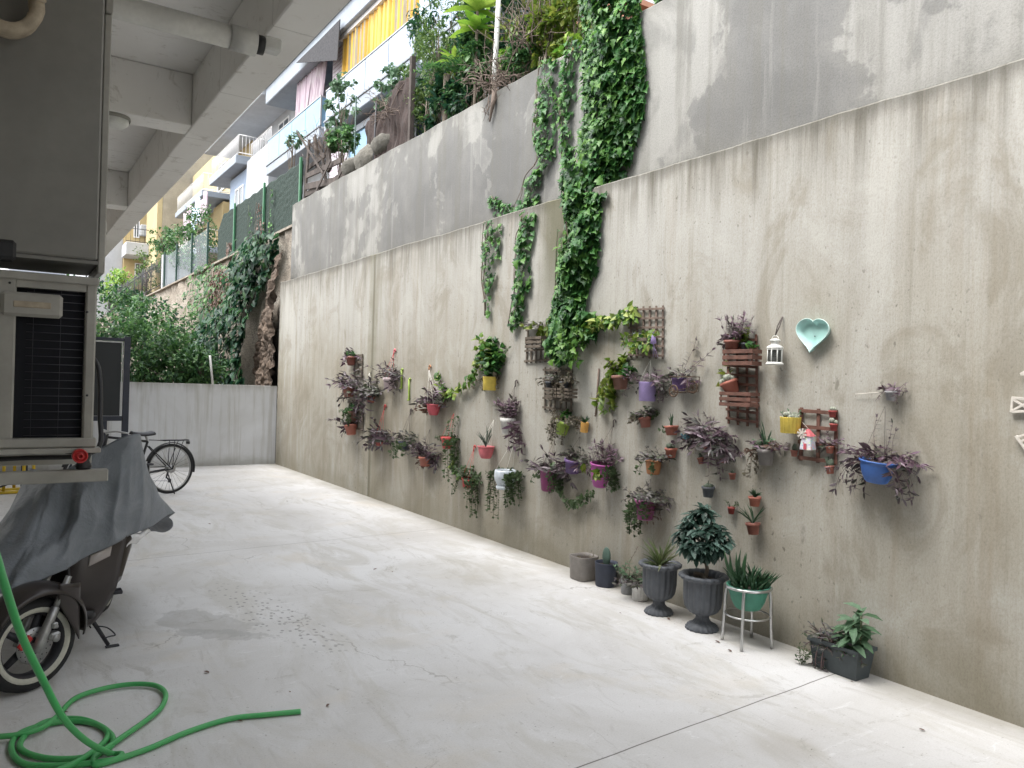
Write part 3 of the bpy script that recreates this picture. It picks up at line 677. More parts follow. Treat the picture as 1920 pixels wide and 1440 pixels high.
# ================================================================== FAR BUILDINGS
def RX(b, x0, y0, x1, y1, X, dep, mi=0, bev=0):
    p, q = onX(x0, y0, X), onX(x1, y1, X); b.boxr(X, X+dep, p.y, q.y, p.z, q.z, mi, bev)
def ZX(px, py, X): return onX(px, py, X).z
def YX(px, py, X): return onX(px, py, X).y
XF, XW = 9.5, 10.7
A = thing('apartment_building', 'pale apartment block with yellow awning balcony behind the upper garden', 'building', (XW, 25, 4.4))
b = MB(); b.boxr(XW, XW+9, 8, 33.9, 4.3, 14.1); b.build('wall', M['paint2'], A)
b = MB(); b.boxr(XF+.3, XW-.004, 25.0, 27.1, 4.3, 14.0); b.build('brick_pier', M['brickw'], A)
zs0, zs1, zg, zr1 = 10.30, 10.68, 10.74, 11.80
b = MB(); b.boxr(XF-.15, XW+9.2, 8, 34.1, 13.42, 14.12, bev=.03); b.boxr(XF-.25, XW+9.2, 8, 34.2, 14.13, 14.2); b.build('roof_slab', M['slab'], A)
def balcony(par, y0, y1, gm, post=1.7, xf=XF):
    b = MB(); b.boxr(xf-.1, XW-.006, y0, y1, zs0, zs1, bev=.02); sl = b.build('balcony_slab', M['slab'], par)
    b = MB(); b.boxr(xf-.13, xf-.02, y0-.02, y1+.02, zs1+.003, zg-.003); b.build('slab_nosing', M['slabd'], sl)
    b = MB(); n = max(2, round((y1-y0)/post)); g = (y1-y0)/n
    for i in range(n): b.boxr(xf-.06, xf-.045, y0+g*i+.02, y0+g*(i+1)-.02, zg, zr1)
    b.boxr(xf-.05, XW-.1, y0+.02, y0+.035, zg, zr1)
    gl = b.build('glass_panel', gm, par)
    b = MB(); b.boxr(xf-.08, xf-.03, y0, y1, zr1+.002, zr1+.045); b.boxr(xf-.03, XW-.1, y0, y0+.05, zr1+.002, zr1+.045)
    b.boxr(xf-.08, xf-.03, y0-.055, y0-.003, zs1+.07, zr1+.045); b.build('handrail', M['alu'], par)
balcony(A, 19.6, 26.7, M['gl_pale']); balcony(A, 27.25, 33.9, M['gl_blue'])
def curtain(par, name, X, y0, y1, z0, z1, mat, k=18, amp=.07, skew=0.0):
    b = MB()
    b.grid(lambda u, v: V((X+amp*math.sin(u*k*2*math.pi)*(.4+.6*(1-v))+.02*math.sin(u*61), y0+(y1-y0)*u+skew*(1-v)*(1 if u < .5 else .2), z0+(z1-z0)*v+.03*math.sin(u*k*1.3)*(1-v))), k*8+1, 12)
    return b.build(name, mat, par, solid=.01)
curtain(A, 'awning', XF+.1, 19.7, 25.55, zr1-.05, 13.4, M['awn_y'], 16)
b = MB(); b.boxr(XF, XF+.12, 19.6, 25.7, 13.28, 13.415); b.build('awning_rail', M['railw'], A)
curtain(A, 'curtain', XF+.2, 27.4, 30.8, zr1-.1, 13.4, M['curt'], 14, .05, .5)
balcony(A, 12.0, 19.2, M['gl_pale'])
curtain(A, 'striped_awning', XF+.1, 16.5, 18.6, 11.0, 13.4, M['awn_b'], 5, .04)
curtain(A, 'striped_awning', XF+.05, 18.7, 19.55, 11.6, 13.4, M['awn_bh'], 2, .03)
def window(par, x0, x1, y0, y1, z0, z1, axis='X', curtain_m=None):
    b = MB(); t = .07
    if axis == 'X':
        X = x0; b.boxr(X-.06, X-.005, y0, y1, z0, z0+t); b.boxr(X-.06, X-.005, y0, y1, z1-t, z1)
        for y in (y0, (y0+y1)/2-t/2, y1-t): b.boxr(X-.058, X-.006, y, y+t, z0+t+.001, z1-t-.001)
        f = b.build('window', M['railw'], par); b = MB(); b.boxr(X-.035, X-.02, y0+t, y1-t, z0+t, z1-t)
    else:
        Y = y0; b.boxr(x0, x1, Y-.06, Y-.005, z0, z0+t); b.boxr(x0, x1, Y-.06, Y-.005, z1-t, z1)
        for x in (x0, (x0+x1)/2-t/2, x1-t): b.boxr(x, x+t, Y-.058, Y-.006, z0+t+.001, z1-t-.001)
        f = b.build('window', M['railw'], par); b = MB(); b.boxr(x0+t, x1-t, Y-.035, Y-.02, z0+t, z1-t)
    b.build('pane', M['gl_dark'], f)
window(A, XW-.004, 0, 20.0, 23.8, 7.2, 9.7); window(A, XW-.004, 0, 28, 31, 7.2, 9.5); window(A, XW-.004, 0, 21, 24, 11, 13); window(A, XW-.004, 0, 28.5, 31.5, 11, 13)
b = MB(); b.boxr(XW-.9, XW-.7, 21.2, 25.2, 6.4, 9.9); 
wq = b.build('enclosed_porch', M['gl_blue'], A)
b = MB(); b.boxr(XW-.96, XW-.64, 21.1, 25.3, 9.9, 10.1); b.boxr(XW-.94, XW-.66, 25.2, 25.32, 6.4, 9.9); b.boxr(XW-.94, XW-.66, 23.2, 23.3, 6.4, 9.9); b.build('porch_frame', M['slabd'], A)

Bb = thing('apartment_building', 'pale blue block with white railed balconies behind the green hedge fence', 'building', (XW, 40, 4.4))
b = MB(); b.boxr(XW+.02, XW+9, 34.2, 45.5, 4.3, 15.4); b.build('wall', M['paint2'], Bb)
b = MB(); b.boxr(9.62, XW+.015, 34.3, 38.0, 4.3, 11.85); b.build('grey_wing', M['paint2'], Bb)
b = MB(); b.boxr(9.68, XW+.018, 38.02, 41.4, 4.3, 11.6); b.build('blue_wing', M['blue_r'], Bb)
window(Bb, 9.676, 0, 38.6, 40.1, 9.2, 10.9)
b = MB(); b.boxr(9.1, XW+.016, 38.0, 43.6, 11.72, 12.12, bev=.02); b.build('balcony_slab', M['slab'], Bb)
b = MB(); b.boxr(9.2, XW+2, 34.25, 45.6, 13.9, 14.3, bev=.02); b.build('roof_slab', M['paint2'], Bb)
b = MB(); b.boxr(XW-.03, XW+.01, 41.2, 44.2, 12.1, 13.9); b.build('yellow_panel', M['yellow_r'], Bb)
def rail(par, pts, z0, z1, mat=None, step=.16, r=.018, name='railing'):
    b = MB()
    for a_, c_ in zip(pts, pts[1:]):
        a_ = V((*a_, 0)); c_ = V((*c_, 0)); L = (c_-a_).length; n = max(2, int(L/step))
        for z in (z0+.08, z1): b.tube([a_+V((0, 0, z)), c_+V((0, 0, z))], r*1.3, n=6)
        for i in range(n+1): b.tube([a_.lerp(c_, i/n)+V((0, 0, z0)), a_.lerp(c_, i/n)+V((0, 0, z1))], r*.6, n=5)
    return b.build(name, mat or M['railw'], par)
rail(Bb, [(XW, 37.9), (9.2, 37.9), (9.2, 43.5), (XW, 43.5)], 12.12, 13.05)
rail(Bb, [(9.7, 34.3), (9.7, 37.6)], 11.86, 12.6)
window(Bb, XW+.016, 0, 35, 36.6, 11.9, 13.5); window(Bb, XW+.016, 0, 38.6, 40, 12.3, 13.7)

qC = onX(380, 345, 9.5); YC = 47.0
Cc = thing('apartment_building', 'cream block with laundry on its balcony beyond the pale blue block', 'building', (11, 50, 4.4))
b = MB(); b.boxr(11.0, 19, YC, 58, 4.3, 15.5); b.build('wall', M['cream'], Cc)
for z in (9.0, 12.2):
    b = MB(); b.boxr(9.4, 11.0, YC-.1, 55, z-.35, z, bev=.03); b.build('balcony_slab', M['slab'], Cc); rail(Cc, [(11, YC), (9.5, YC), (9.5, 54.8)], z, z+1.0, step=.25)
window(Cc, 10.99, 0, 48, 50, 9.6, 11.4); window(Cc, 10.99, 0, 48, 50, 12.8, 14.4)
b = MB(); b.boxr(10.6, 10.98, 46.9, 49.4, 9.0, 11.7); b.build('yellow_pier', M['yellow_r'], Cc)
for i, (mt, px, w) in enumerate((('curt', 352, 1.0), ('awn_bh', 366, .9), ('curt', 380, .8))):
    X = 9.25; p = onX(px, 400, X); b = MB()
    b.grid(lambda u, v: V((X+.08*math.sin(u*12+i), p.y-w+w*2*u, 10.2+1.5*v-.3*u+.1*math.sin(u*7))), 20, 8)
    tag(b.build('hanging_laundry', M[mt], solid=.01), ('striped pink cloth drying at the left of the far balcony', 'pale blue cloth drying in the middle of the far balcony', 'pink cloth drying at the right of the far balcony')[i], 'laundry', 'laundry on the far balcony')

Dd = thing('apartment_building', 'blank beige gable wall beyond the hedge fence with a yellow side', 'building', (10, 60, 4.4))
p, q = onY(303, 480, 58.2), onY(348, 330, 58.2)
b = MB(); b.boxr(p.x, q.x+3, 58.2, 62, 4.3, q.z+3); b.build('gable_wall', M['beige_r'], Dd)
p0 = onY(292, 480, 58.4); b = MB(); b.boxr(p0.x, p.x-.01, 58.3, 63, 4.3, q.z+3); b.build('corner_strip', M['cream'], Dd)
Ee = thing('apartment_building', 'sunlit yellow building with white balconies at the far left', 'building', (8, 64, 4.4))
p1, p2 = onY(232, 480, 64), onY(293, 480, 64)
b = MB(); b.boxr(p1.x, p2.x+1, 64, 72, 3.5, 22); b.build('wall', M['yellow_r'], Ee)
for (yt, yb) in ((455, 479), (545, 560)):
    za, zb = onY(260, yt, 61.6).z, onY(260, yb, 61.6).z; xa, xb = onY(236, 470, 61.6).x, onY(296, 470, 61.6).x
    b = MB(); b.boxr(xa, xb, 61.6, 63.99, zb, za, bev=.03); b.build('balcony_slab', M['paint2'], Ee)
    rail(Ee, [(xa, 61.7), (xb, 61.7)], za, za+1.0, M['iron'], .3, .02)
for (x0, y0, x1, y1) in ((252, 495, 272, 520), (250, 415, 262, 445), (276, 410, 290, 440), (254, 575, 270, 600)):
    a_, c_ = onY(x0, y1, 63.98), onY(x1, y0, 63.98); window(Ee, a_.x, c_.x, 63.98, 0, a_.z, c_.z, 'Y')
b = MB(); a_ = onY(280, 442, 63.2); b.boxr(a_.x-.6, a_.x+.4, 63.3, 63.9, a_.z, a_.z+.8, bev=.05); b.build('air_unit', M['paint2'], Ee)
b = MB(); b.boxr(p1.x-2.2, p1.x-.02, 64.5, 90, 3.5, 19); b.build('white_wing', M['paint2'], Ee)
for y in (66, 70, 75):
    for z in (7, 10, 13):
        b = MB(); b.boxr(p1.x-2.26, p1.x-2.202, y, y+1.6, z, z+1.7); b.build('window', M['gl_dark'], Ee)
b = MB(); b.boxr(0.5, 5.5, 92, 110, 0, 16); Ff = thing('apartment_building', 'hazy pale building closing the view beyond the trees at far left', 'building', (3, 92, 0)); b.build('wall', M['paint2'], Ff)
for z in (5, 8, 11, 14):
    b = MB(); b.boxr(.8, 5.4, 91.2, 91.99, z, z+.3); b.build('balcony_slab', M['slab'], Ff)
    for x in (1.4, 3.2): b = MB(); b.boxr(x, x+1.1, 91.93, 91.995, z-2.2, z-.6); b.build('window', M['gl_dark'], Ff)

# ------------------------------------------------ fences on top of the retaining wall
XR = 4.82
hf = thing('hedge_fence', 'dark green artificial hedge fence with light green posts above the ivy', 'fence', (XR, 18, 4.55))
for i, (y0, y1) in enumerate(((14.85, 17.24), (17.32, 19.82), (19.9, 21.75))):
    b = MB()
    def hfn(u, v, y0=y0, y1=y1, i=i):
        y = y0+(y1-y0)*u; zt = 5.84+.015*math.sin(y*9)
        if i == 2: zt -= .35*max(0, u-.7)/.3*(u > .7)
        z = 4.585+(zt-4.585)*v
        return V((XR+.012*mnoise.noise(V((y*14, z*14, 0))), y, z+.006*mnoise.noise(V((y*20, 0, 0)))))
    b.grid(hfn, 70, 40); b.build('hedge_panel', M['turf'], hf, solid=.035)
for y in (14.80, 17.28, 19.86):
    b = MB(); b.boxr(XR-.075, XR-.03, y-.03, y+.03, 4.601, 5.90, bev=.004); b.build('post', M['green_p'], hf)
gf = thing('glass_fence', 'clear glass fence with dark green posts in front of the garden tree', 'fence', (XR, 25, 4.55))
ys = (22.35, 22.85, 25.0, 27.45, 29.7)
for i, y in enumerate(ys[1:]):
    b = MB(); b.boxr(XR-.07, XR-.02, y-.035, y+.035, 4.601, 5.9, bev=.004); b.build('post', M['dkgreen'], gf)
for y0, y1 in zip(ys[1:], ys[2:]):
    b = MB(); b.boxr(XR-.02, XR-.008, y0+.04, y1-.04, 4.62, 5.75); b.build('glass_panel', M['gl_clear'], gf)
jf = thing('iron_fence', 'dark iron picket fence along the far part of the retaining wall', 'fence', (XR, 36, 4.55))
b = MB()
for i in range(60):
    y = 30.3+i*.28; b.tube([(XR-.05, y, 4.6), (XR-.05, y, 5.75+.08*(i % 4 == 0))], .012+.01*(i % 8 == 0), n=5)
for z in (4.8, 5.6): b.tube([(XR-.05, 30.2, z), (XR-.05, 47, z)], .016, n=5)
b.build('railing', M['iron'], jf)
b = MB(); a_ = onX(308, 550, 4.7)
b.boxr(4.75, 5.9, 29.9, 30.15, 4.601, 5.85); tag(b.build('white_board', M['paint2']), 'white board standing at the end of the glass fence', 'board')
q = onX(287, 590, 4.45); scm = thing('security_camera', 'white security camera fixed on the stone retaining wall', 'camera', q)
b = MB(); b.tube([q+V((.22, 0, .03)), q+V((.02, 0, .03))], .03, n=8); b.build('arm', M['lant'], scm)
b = MB(); b.tube([q+V((.1, .22, .03)), q+V((-.05, -.22, -.02))], .105, n=16); b.build('housing', M['lant'], scm)
b = MB(); b.tube([q+V((-.05, -.222, -.02)), q+V((-.053, -.236, -.022))], .075, n=16); b.build('lens', M['black'], scm)
b = MB(); qa, qb = onY(394, 666, YE+.1), onY(399, 722, YE+.1); b.tube([V((qb.x, YE+.1, 1.44)), V((qa.x, YE+.12, qa.z))], .02, n=8)
tag(b.build('white_stake', M['pipew']), 'thin white stake leaning up from the low wall', 'stake')
# ================================================================== VEGETATION (large)
def rnd_dir(): 
    a = U(0, 2*math.pi); z = U(-1, 1); r = math.sqrt(1-z*z); return V((r*math.cos(a), r*math.sin(a), z))
def creeper(b, rows, X, n, L, kind='lobe', mi=1, thick=.12, smi=0, xmin_off=.015, strands=6, dr=.35):
    """rows: (y,x0,x1) of the plant's outline as it hangs on the wall plane X"""
    ar = []; tot = 0
    for (ya, a0, a1), (yb, b0, b1) in zip(rows, rows[1:]):
        w = abs(yb-ya)*((a1-a0)+(b1-b0))/2*(mpp(onX((a0+a1)/2, ya, X))**2); tot += w; ar.append(tot)
    for _ in range(n):
        t = U(0, tot); k = next(i for i, a in enumerate(ar) if t <= a+1e-12); u = U(0, 1)
        (ya, a0, a1), (yb, b0, b1) = rows[k], rows[k+1]
        e = R_.gauss(.5, .30); e = max(-.02, min(.98, e))-.04
        y = ya+(yb-ya)*u; x = (a0+(b0-a0)*u)+e*((a1+(b1-a1)*u)-(a0+(b0-a0)*u))
        p = onX(x, y, X-thick*.5-xmin_off); p.x += thick*.5; dome = max(.15, 1-(2*e-1)**2)
        dome *= .35+1.5*max(0, mnoise.noise(V((p.y*4.5, p.z*4.5, 5)))+.28)
        p.x = min(p.x+xmin_off*.0-thick*dome*U(0, 1), X-.012)
        d = V((U(-.7, -.1), U(-.75, .75), U(-1.2, -.1))); nr = V((-1, U(-.5, .5), U(.3, 1.5)))
        l = L*U(.55, 1.25); b.leaf(p, d, nr, l, l*U(.75, .95), mi, kind, dr*U(.3, 1.3))
    for s in range(strands):
        e = U(.15, .85); pts = []
        for (y, x0, x1) in rows:
            p = onX(x0+(x1-x0)*max(.05, min(.95, e+U(-.12, .12))), y, X); p.x -= xmin_off+thick*.3*U(.2, 1); pts.append(p)
        b.tube(catmull(pts, 3), .004, smi, 5)
big_u = [(-60, 1095, 1200), (0, 1100, 1207), (40, 1108, 1205), (90, 1108, 1212), (150, 1105, 1215), (200, 1112, 1213), (250, 1104, 1200), (300, 1096, 1188), (340, 1075, 1165), (372, 1058, 1140)]
big_l = [(360, 1064, 1142), (385, 1066, 1132), (430, 1072, 1130), (470, 1066, 1128), (500, 1058, 1124), (540, 1056, 1106), (580, 1046, 1102), (610, 1036, 1098), (640, 1036, 1086), (662, 1044, 1080), (678, 1052, 1072)]
big_u = [(y, a-14, c-14) for y, a, c in big_u]; big_l = [(y, a-12, c-14) for y, a, c in big_l]
P = onX(1150, 20, UX)
vine = thing('climbing_creeper', 'broad dark green creeper pouring down both grey walls in one thick curtain', 'creeper', (UX-.02, P.y, UT))
b = MB(); creeper(b, big_u, UX, 3900, .078, thick=.17, strands=10); creeper(b, big_l, WX, 2900, .07, thick=.14, strands=8)
creeper(b, [(300, 1050, 1110), (345, 1055, 1130), (380, 1052, 1135)], UX-.2, 320, .08, thick=.2, strands=2)
creeper(b, [(585, 1082, 1105), (610, 1082, 1120), (632, 1088, 1112)], WX, 90, .09, thick=.1, strands=1)
b.build('foliage', [M['bark'], M['l_ivy']], vine)
b = MB(); creeper(b, [(610, 1040, 1085), (650, 1045, 1078), (682, 1055, 1075)], WX, 150, .06, 'lobe', 1, .26, 0, .05, 2)
creeper(b, [(260, 1095, 1120), (290, 1090, 1110)], UX, 50, .06, thick=.36, strands=0)
creeper(b, [(430, 1045, 1075), (475, 1044, 1070), (560, 1045, 1060)], WX, 60, .045, thick=.1, strands=2)
creeper(b, [(0, 1090, 1120), (200, 1090, 1115), (380, 1055, 1080)], UX-.1, 130, .06, thick=.1, strands=0)
creeper(b, [(0, 1100, 1190), (380, 1060, 1115)], UX-.2, 110, .06, thick=.12, strands=0)
b.build('young_leaves', [M['stem'], M['l_young']], vine)
def vine_thing(label, segs, L=.065, mat='l_ivy', young=12):
    y, x0, x1 = segs[0][1][0]; p = onX((x0+x1)/2, y, segs[0][0])
    t = thing('hanging_vine', label, 'vine', p, 'thin vines hanging over the walls')
    b = MB()
    for X, rows, n in segs: creeper(b, rows, X, int(n*.72), L*1.05, thick=.08, strands=4)
    b.build('foliage', [M['bark'], M[mat]], t); return t
vine_thing('thin vine trailing down the grey wall and ending above the small crate trellis',
 [(UX, [(108, 1015, 1040), (150, 1008, 1044), (180, 1003, 1042), (215, 1002, 1036), (250, 998, 1038), (300, 1008, 1032), (330, 988, 1012), (360, 975, 1010), (392, 962, 1004)], 430),
  (WX, [(398, 978, 1004), (425, 976, 996), (445, 966, 992), (480, 966, 988), (520, 964, 992), (560, 962, 986), (585, 956, 978), (612, 952, 970)], 330)])
vine_thing('thin vine hanging on the grey wall just left of the thick creeper',
 [(UX, [(70, 1062, 1084), (100, 1056, 1080), (150, 1048, 1076), (200, 1044, 1070), (240, 1046, 1070), (290, 1050, 1070), (330, 1050, 1072), (362, 1048, 1070)], 330)])
vine_thing('shortest thin vine drooping over the ledge above the yellow pot',
 [(UX, [(368, 914, 936), (385, 916, 960), (402, 928, 1000)], 110), (WX, [(414, 908, 938), (450, 902, 934), (485, 902, 930), (525, 902, 924), (560, 908, 918), (592, 912, 918)], 190)], .055)

b = MB(); pr = onX(465, 560, 4.6)
def ivy_thing(label, segs, mat='l_ivyd', loc=(4.6, 17, 1.2)):
    t = thing('ivy', label, 'ivy', loc, 'ivy on the stone retaining wall'); b = MB()
    for X, rows, n, L, th in segs: creeper(b, rows, X, n, L, 'heart', 1, th, 0, .02, 5, .3)
    b.build('foliage', [M['bark'], M[mat]], t)
ivy_thing('dark large leaved ivy spilling from the hedge fence down the stone wall',
 [(4.62, [(436, 478, 505), (460, 442, 508), (500, 422, 498), (535, 425, 484), (560, 420, 470), (585, 400, 455)], 850, .17, .4)])
ivy_thing('dark ivy mound rising from the low wall beside the brown rock bank',
 [(4.3, [(575, 405, 445), (600, 368, 448), (630, 345, 442), (665, 335, 436), (700, 345, 440), (728, 350, 444)], 1400, .17, .45)], loc=(4.3, 16, 1.2))
ivy_thing('thin patchy ivy over the middle of the stone wall below the glass fence',
 [(4.64, [(495, 372, 425), (520, 350, 428), (555, 345, 420), (590, 345, 410)], 420, .13, .25)], 'l_shrub', (4.6, 22, 1.2))
t = thing('ivy', 'brown withered creeper strip beside the dark ivy', 'ivy', (4.6, 20, 1.2), 'ivy on the stone retaining wall')
b = MB(); creeper(b, [(505, 398, 425), (540, 390, 425), (585, 385, 420)], 4.62, 260, .10, 'lance', 1, .2, 0, .02, 6, .6)
creeper(b, [(455, 424, 437), (500, 424, 434)], XR-.03, 60, .09, 'heart', 1, .08, 0, .02, 3, .6)
b.build('foliage', [M['bark'], M['l_brown']], t)
t = thing('ivy', 'withered brown creeper strands hanging down the green hedge panel', 'ivy', (XR-.1, 18, 5.7), 'ivy on the stone retaining wall')
b = MB(); creeper(b, [(380, 483, 490), (400, 481, 492), (430, 480, 493), (450, 482, 492)], XR-.02, 60, .07, 'heart', 1, .08, 0, .03, 2, .6); b.build('foliage', [M['twig'], M['l_brown']], t)
t = thing('ivy', 'sparse green creeper strands on the green hedge panel', 'ivy', (XR-.1, 17, 5.7), 'ivy on the stone retaining wall')
b = MB(); creeper(b, [(355, 508, 513), (400, 506, 511), (440, 500, 512)], XR-.02, 30, .07, 'heart', 1, .06, 0, .03, 1, .5)
creeper(b, [(385, 468, 472), (440, 466, 471)], XR-.02, 16, .06, 'heart', 1, .06, 0, .03, 1, .5); b.build('foliage', [M['stem'], M['l_ivy']], t)

def crown(b, c, rad, nclump, nleaf, L, mi=1, kind='lance', cl=.32, ratio=.5, droop=.3, up=.3):
    c = V(c)
    for _ in range(nclump):
        q = rnd_dir()*(U(.25, 1)**.5); q = V((q.x*rad[0], q.y*rad[1], q.z*rad[2])); cr = cl*min(rad)*U(.6, 1.4)
        ax = q.normalized() if q.length > .01 else V((0, 0, 1))
        for _ in range(nleaf):
            p = c+q+rnd_dir()*cr*U(.3, 1)
            d = (rnd_dir()+ax*.6+V((0, 0, -.2))).normalized(); nr = V((U(-.6, .6), U(-.6, .6), 1))+ax*.5
            l = L*U(.6, 1.3); b.leaf(p, d, nr, l, l*ratio, mi, kind, droop*U(.2, 1.4))
def tree(name, label, cat, base, top, rad, nclump, nleaf, L, mat, kind='lance', ratio=.5, trunk=.05, group=None, cl=.32, limbs=7, bark='bark'):
    t = thing(name, label, cat, base, group); base = V(base); c = V(top)
    b = MB(); mid = base.lerp(c, .5)+V((U(-.1, .1), U(-.1, .1), 0))
    b.tube(catmull([base-V((0, 0, .15)), mid, c], 5), [trunk*(1-.07*i) for i in range(11)], 0, 7)
    for _ in range(limbs):
        s = base.lerp(c, U(.35, .95)); q = rnd_dir(); q.z = abs(q.z)*.7-.1; e = c+V((q.x*rad[0], q.y*rad[1], q.z*rad[2]))*.8
        b.tube(catmull([s, s.lerp(e, .5)+V((0, 0, .1*rad[2])), e], 4), [trunk*.45*(1-.09*i) for i in range(9)], 0, 5)
    b.build('trunk', M[bark], t)
    b = MB(); crown(b, c, rad, nclump, nleaf, L, 0, kind, cl, ratio); b.build('crown', M[mat], t); return t
# low shrubs in the garden behind the far wall
shr = [(190, 648, 15.5, .75, 'leafy green shrub at the left beside the dark gate'), (262, 655, 16.0, .8, 'leafy green shrub right behind the gate post'), (330, 672, 15.4, .62, 'leafy green shrub in the middle above the low wall'),
       (300, 618, 18.0, .8, 'lighter leafy shrub behind the row of shrubs'), (222, 612, 19.5, .9, 'leafy shrub in the second row on the left'), (375, 690, 15.1, .45, 'smallest green shrub next to the white stake')]
for px, py, Y, r, lb in shr:
    c = onY(px, py, Y); tree('garden_shrub', lb, 'shrub', (c.x, Y, 1.1), c, (r*1.0, r*.8, r*.85), 50, 26, .10, 'l_shrub', 'lance', .45, .03, 'shrubs behind the low wall', .35)
for px, py, Y, r, lb in ((240, 690, 15.0, .55, 'low green shrub just above the low wall near the gate'), (312, 700, 15.0, .42, 'low green shrub just above the low wall in the middle')):
    c = onY(px, py, Y); tree('garden_shrub', lb, 'shrub', (c.x, Y, 1.1), c, (r*1.2, r*.7, r*.8), 34, 26, .09, 'l_shrub', 'lance', .45, .03, 'shrubs behind the low wall', .4)
for px, py, Y, r, L, lb in ((182, 600, 24, 1.2, .13, 'dark leafy tree at the far left edge of the garden'), (275, 612, 23, .8, .12, 'dark bush against the stone wall by the security camera')):
    c = onY(px, py, Y); tree('garden_tree', lb, 'tree', (c.x, Y, 1.1), c, (r, r, r), 45, 24, L, 'l_ivyd', 'oval', .5, .06)
# trees above the retaining wall
def wtree(px, py, X, rad, nc, nl, L, mat, lb, kind='lance', ratio=.45, zb=4.45, cl=.32):
    c = onX(px, py, X); return tree('garden_tree', lb, 'tree', (c.x, c.y, zb), c, rad, nc, nl, L, mat, kind, ratio, .07, 'trees in the upper garden', cl)
wtree(352, 470, 5.7, (1.0, 1.9, .95), 80, 26, .13, 'l_shrub', 'dense green tree behind the glass fence')
wtree(372, 425, 5.9, (.6, .9, .8), 34, 24, .12, 'l_shrub', 'taller narrow green tree beside the hedge fence')
wtree(308, 450, 5.7, (.7, 1.2, .5), 30, 24, .13, 'l_shrub', 'spreading low green tree at the left end of the glass fence')
wtree(224, 540, 5.6, (.9, 2.6, 1.1), 50, 26, .2, 'l_lime', 'sunlit lime green tree behind the iron fence')
wtree(275, 510, 5.6, (.6, 1.7, 1.3), 30, 20, .15, 'l_conifer', 'sparse yellowish tree by the white board')
wtree(184, 570, 6.5, (.8, 3.4, 1.6), 40, 24, .22, 'l_ivyd', 'dark tree farthest along the iron fence')
# upper garden right of the debris
def gp(px, py, X): return onX(px, py, X)
def gplant(px, py, X, rad, nc, nl, L, mat, lb, name='garden_bush', kind='lance', ratio=.4, cl=.32, cat='bush', trunk=.03, bark='bark', limbs=7):
    c = gp(px, py, X); return tree(name, lb, cat, (c.x, c.y, min(4.5, c.z-.3)), c, rad, nc, nl, L, mat, kind, ratio, trunk, 'bushes on the upper garden edge', cl, limbs, bark)
gplant(808, 145, 5.15, (.35, .42, .85), 55, 30, .07, 'l_conifer', 'feathery yellow green bush at the left end of the planted edge', ratio=.22)
gplant(845, 90, 5.9, (.6, .8, 1.3), 60, 28, .12, 'l_ivyd', 'dark bush behind the feathery bush')
gplant(835, 200, 5.1, (.25, .42, .5), 40, 26, .12, 'l_ivyd', 'low dark leafy bush at the foot of the feathery bush')
gplant(880, 150, 5.2, (.3, .40, .65), 40, 24, .11, 'l_shrub', 'fresh green bush between the feathery bush and the white pole')
gplant(822, 60, 5.4, (.4, .5, .6), 34, 26, .07, 'l_conifer', 'slender feathery bush rising before the striped awning', ratio=.22)
gplant(960, 60, 5.9, (.6, .9, 1.4), 70, 26, .13, 'l_ivyd', 'dark broad bush behind the white pole')
gplant(905, 40, 5.9, (.5, .6, .9), 40, 26, .11, 'l_conifer', 'yellow green bush behind the big leaved plant')
gplant(1000, 40, 5.3, (.35, .42, .7), 36, 22, .08, 'l_yg' if 'l_yg' in M else 'l_lime', 'olive green bush right of the white pole', kind='oval', ratio=.5)
gplant(955, 112, 5.0, (.12, .14, .14), 16, 12, .06, 'l_lime', 'small bright lime bush at the foot of the white pole', kind='oval', ratio=.7, trunk=.01, limbs=3)
gplant(1032, 62, 4.95, (.14, .3, .34), 34, 26, .075, 'l_yg', 'olive clump spilling to the wall edge before the bare branches', kind='oval', ratio=.5)
gplant(975, 108, 4.9, (.12, .28, .24), 30, 26, .07, 'l_shrub', 'fresh green clump right of the pole foot', kind='oval', ratio=.5)
gplant(800, 190, 4.95, (.12, .3, .35), 30, 26, .06, 'l_conifer', 'feathery green tuft at the wall edge by the brown screen', ratio=.25)
gplant(860, 190, 5.0, (.15, .3, .28), 26, 26, .09, 'l_ivyd', 'dark leafy clump on the wall edge below the palm')
gplant(900, 120, 5.1, (.2, .3, .4), 30, 26, .09, 'l_shrub', 'mid green clump left of the white pole', kind='oval', ratio=.5)
gplant(985, 90, 5.2, (.2, .4, .35), 30, 24, .08, 'l_ivyd', 'dark clump behind the bare branches')
gplant(925, 90, 5.5, (.4, .6, .8), 50, 26, .1, 'l_ivyd', 'deep green bush filling the gap behind the pole')
gplant(1050, 35, 5.2, (.35, .42, .55), 44, 24, .08, 'l_yg', 'tangled olive bush in front of the red brick', kind='oval', ratio=.5)
gplant(1085, 10, 5.0, (.3, .3, .4), 30, 24, .07, 'l_yg', 'yellowish bush beside the thick creeper', kind='oval', ratio=.5)
gplant(1070, 95, 4.9, (.15, .2, .2), 16, 16, .06, 'l_lime', 'small lime sprig hanging over the wall edge', kind='lobe', ratio=.8, trunk=.01, limbs=3)
gplant(1020, 140, 4.75, (.05, .08, .08), 6, 8, .06, 'l_lime', 'tiny fern tuft on the wall edge left of the thin vines', kind='lance', ratio=.3, trunk=.006, limbs=2)
gplant(1242, 6, 4.7, (.07, .08, .08), 6, 12, .06, 'l_ivy', 'sprig dangling at the top edge right of the thick creeper', kind='lobe', ratio=.8, trunk=.006, limbs=2)
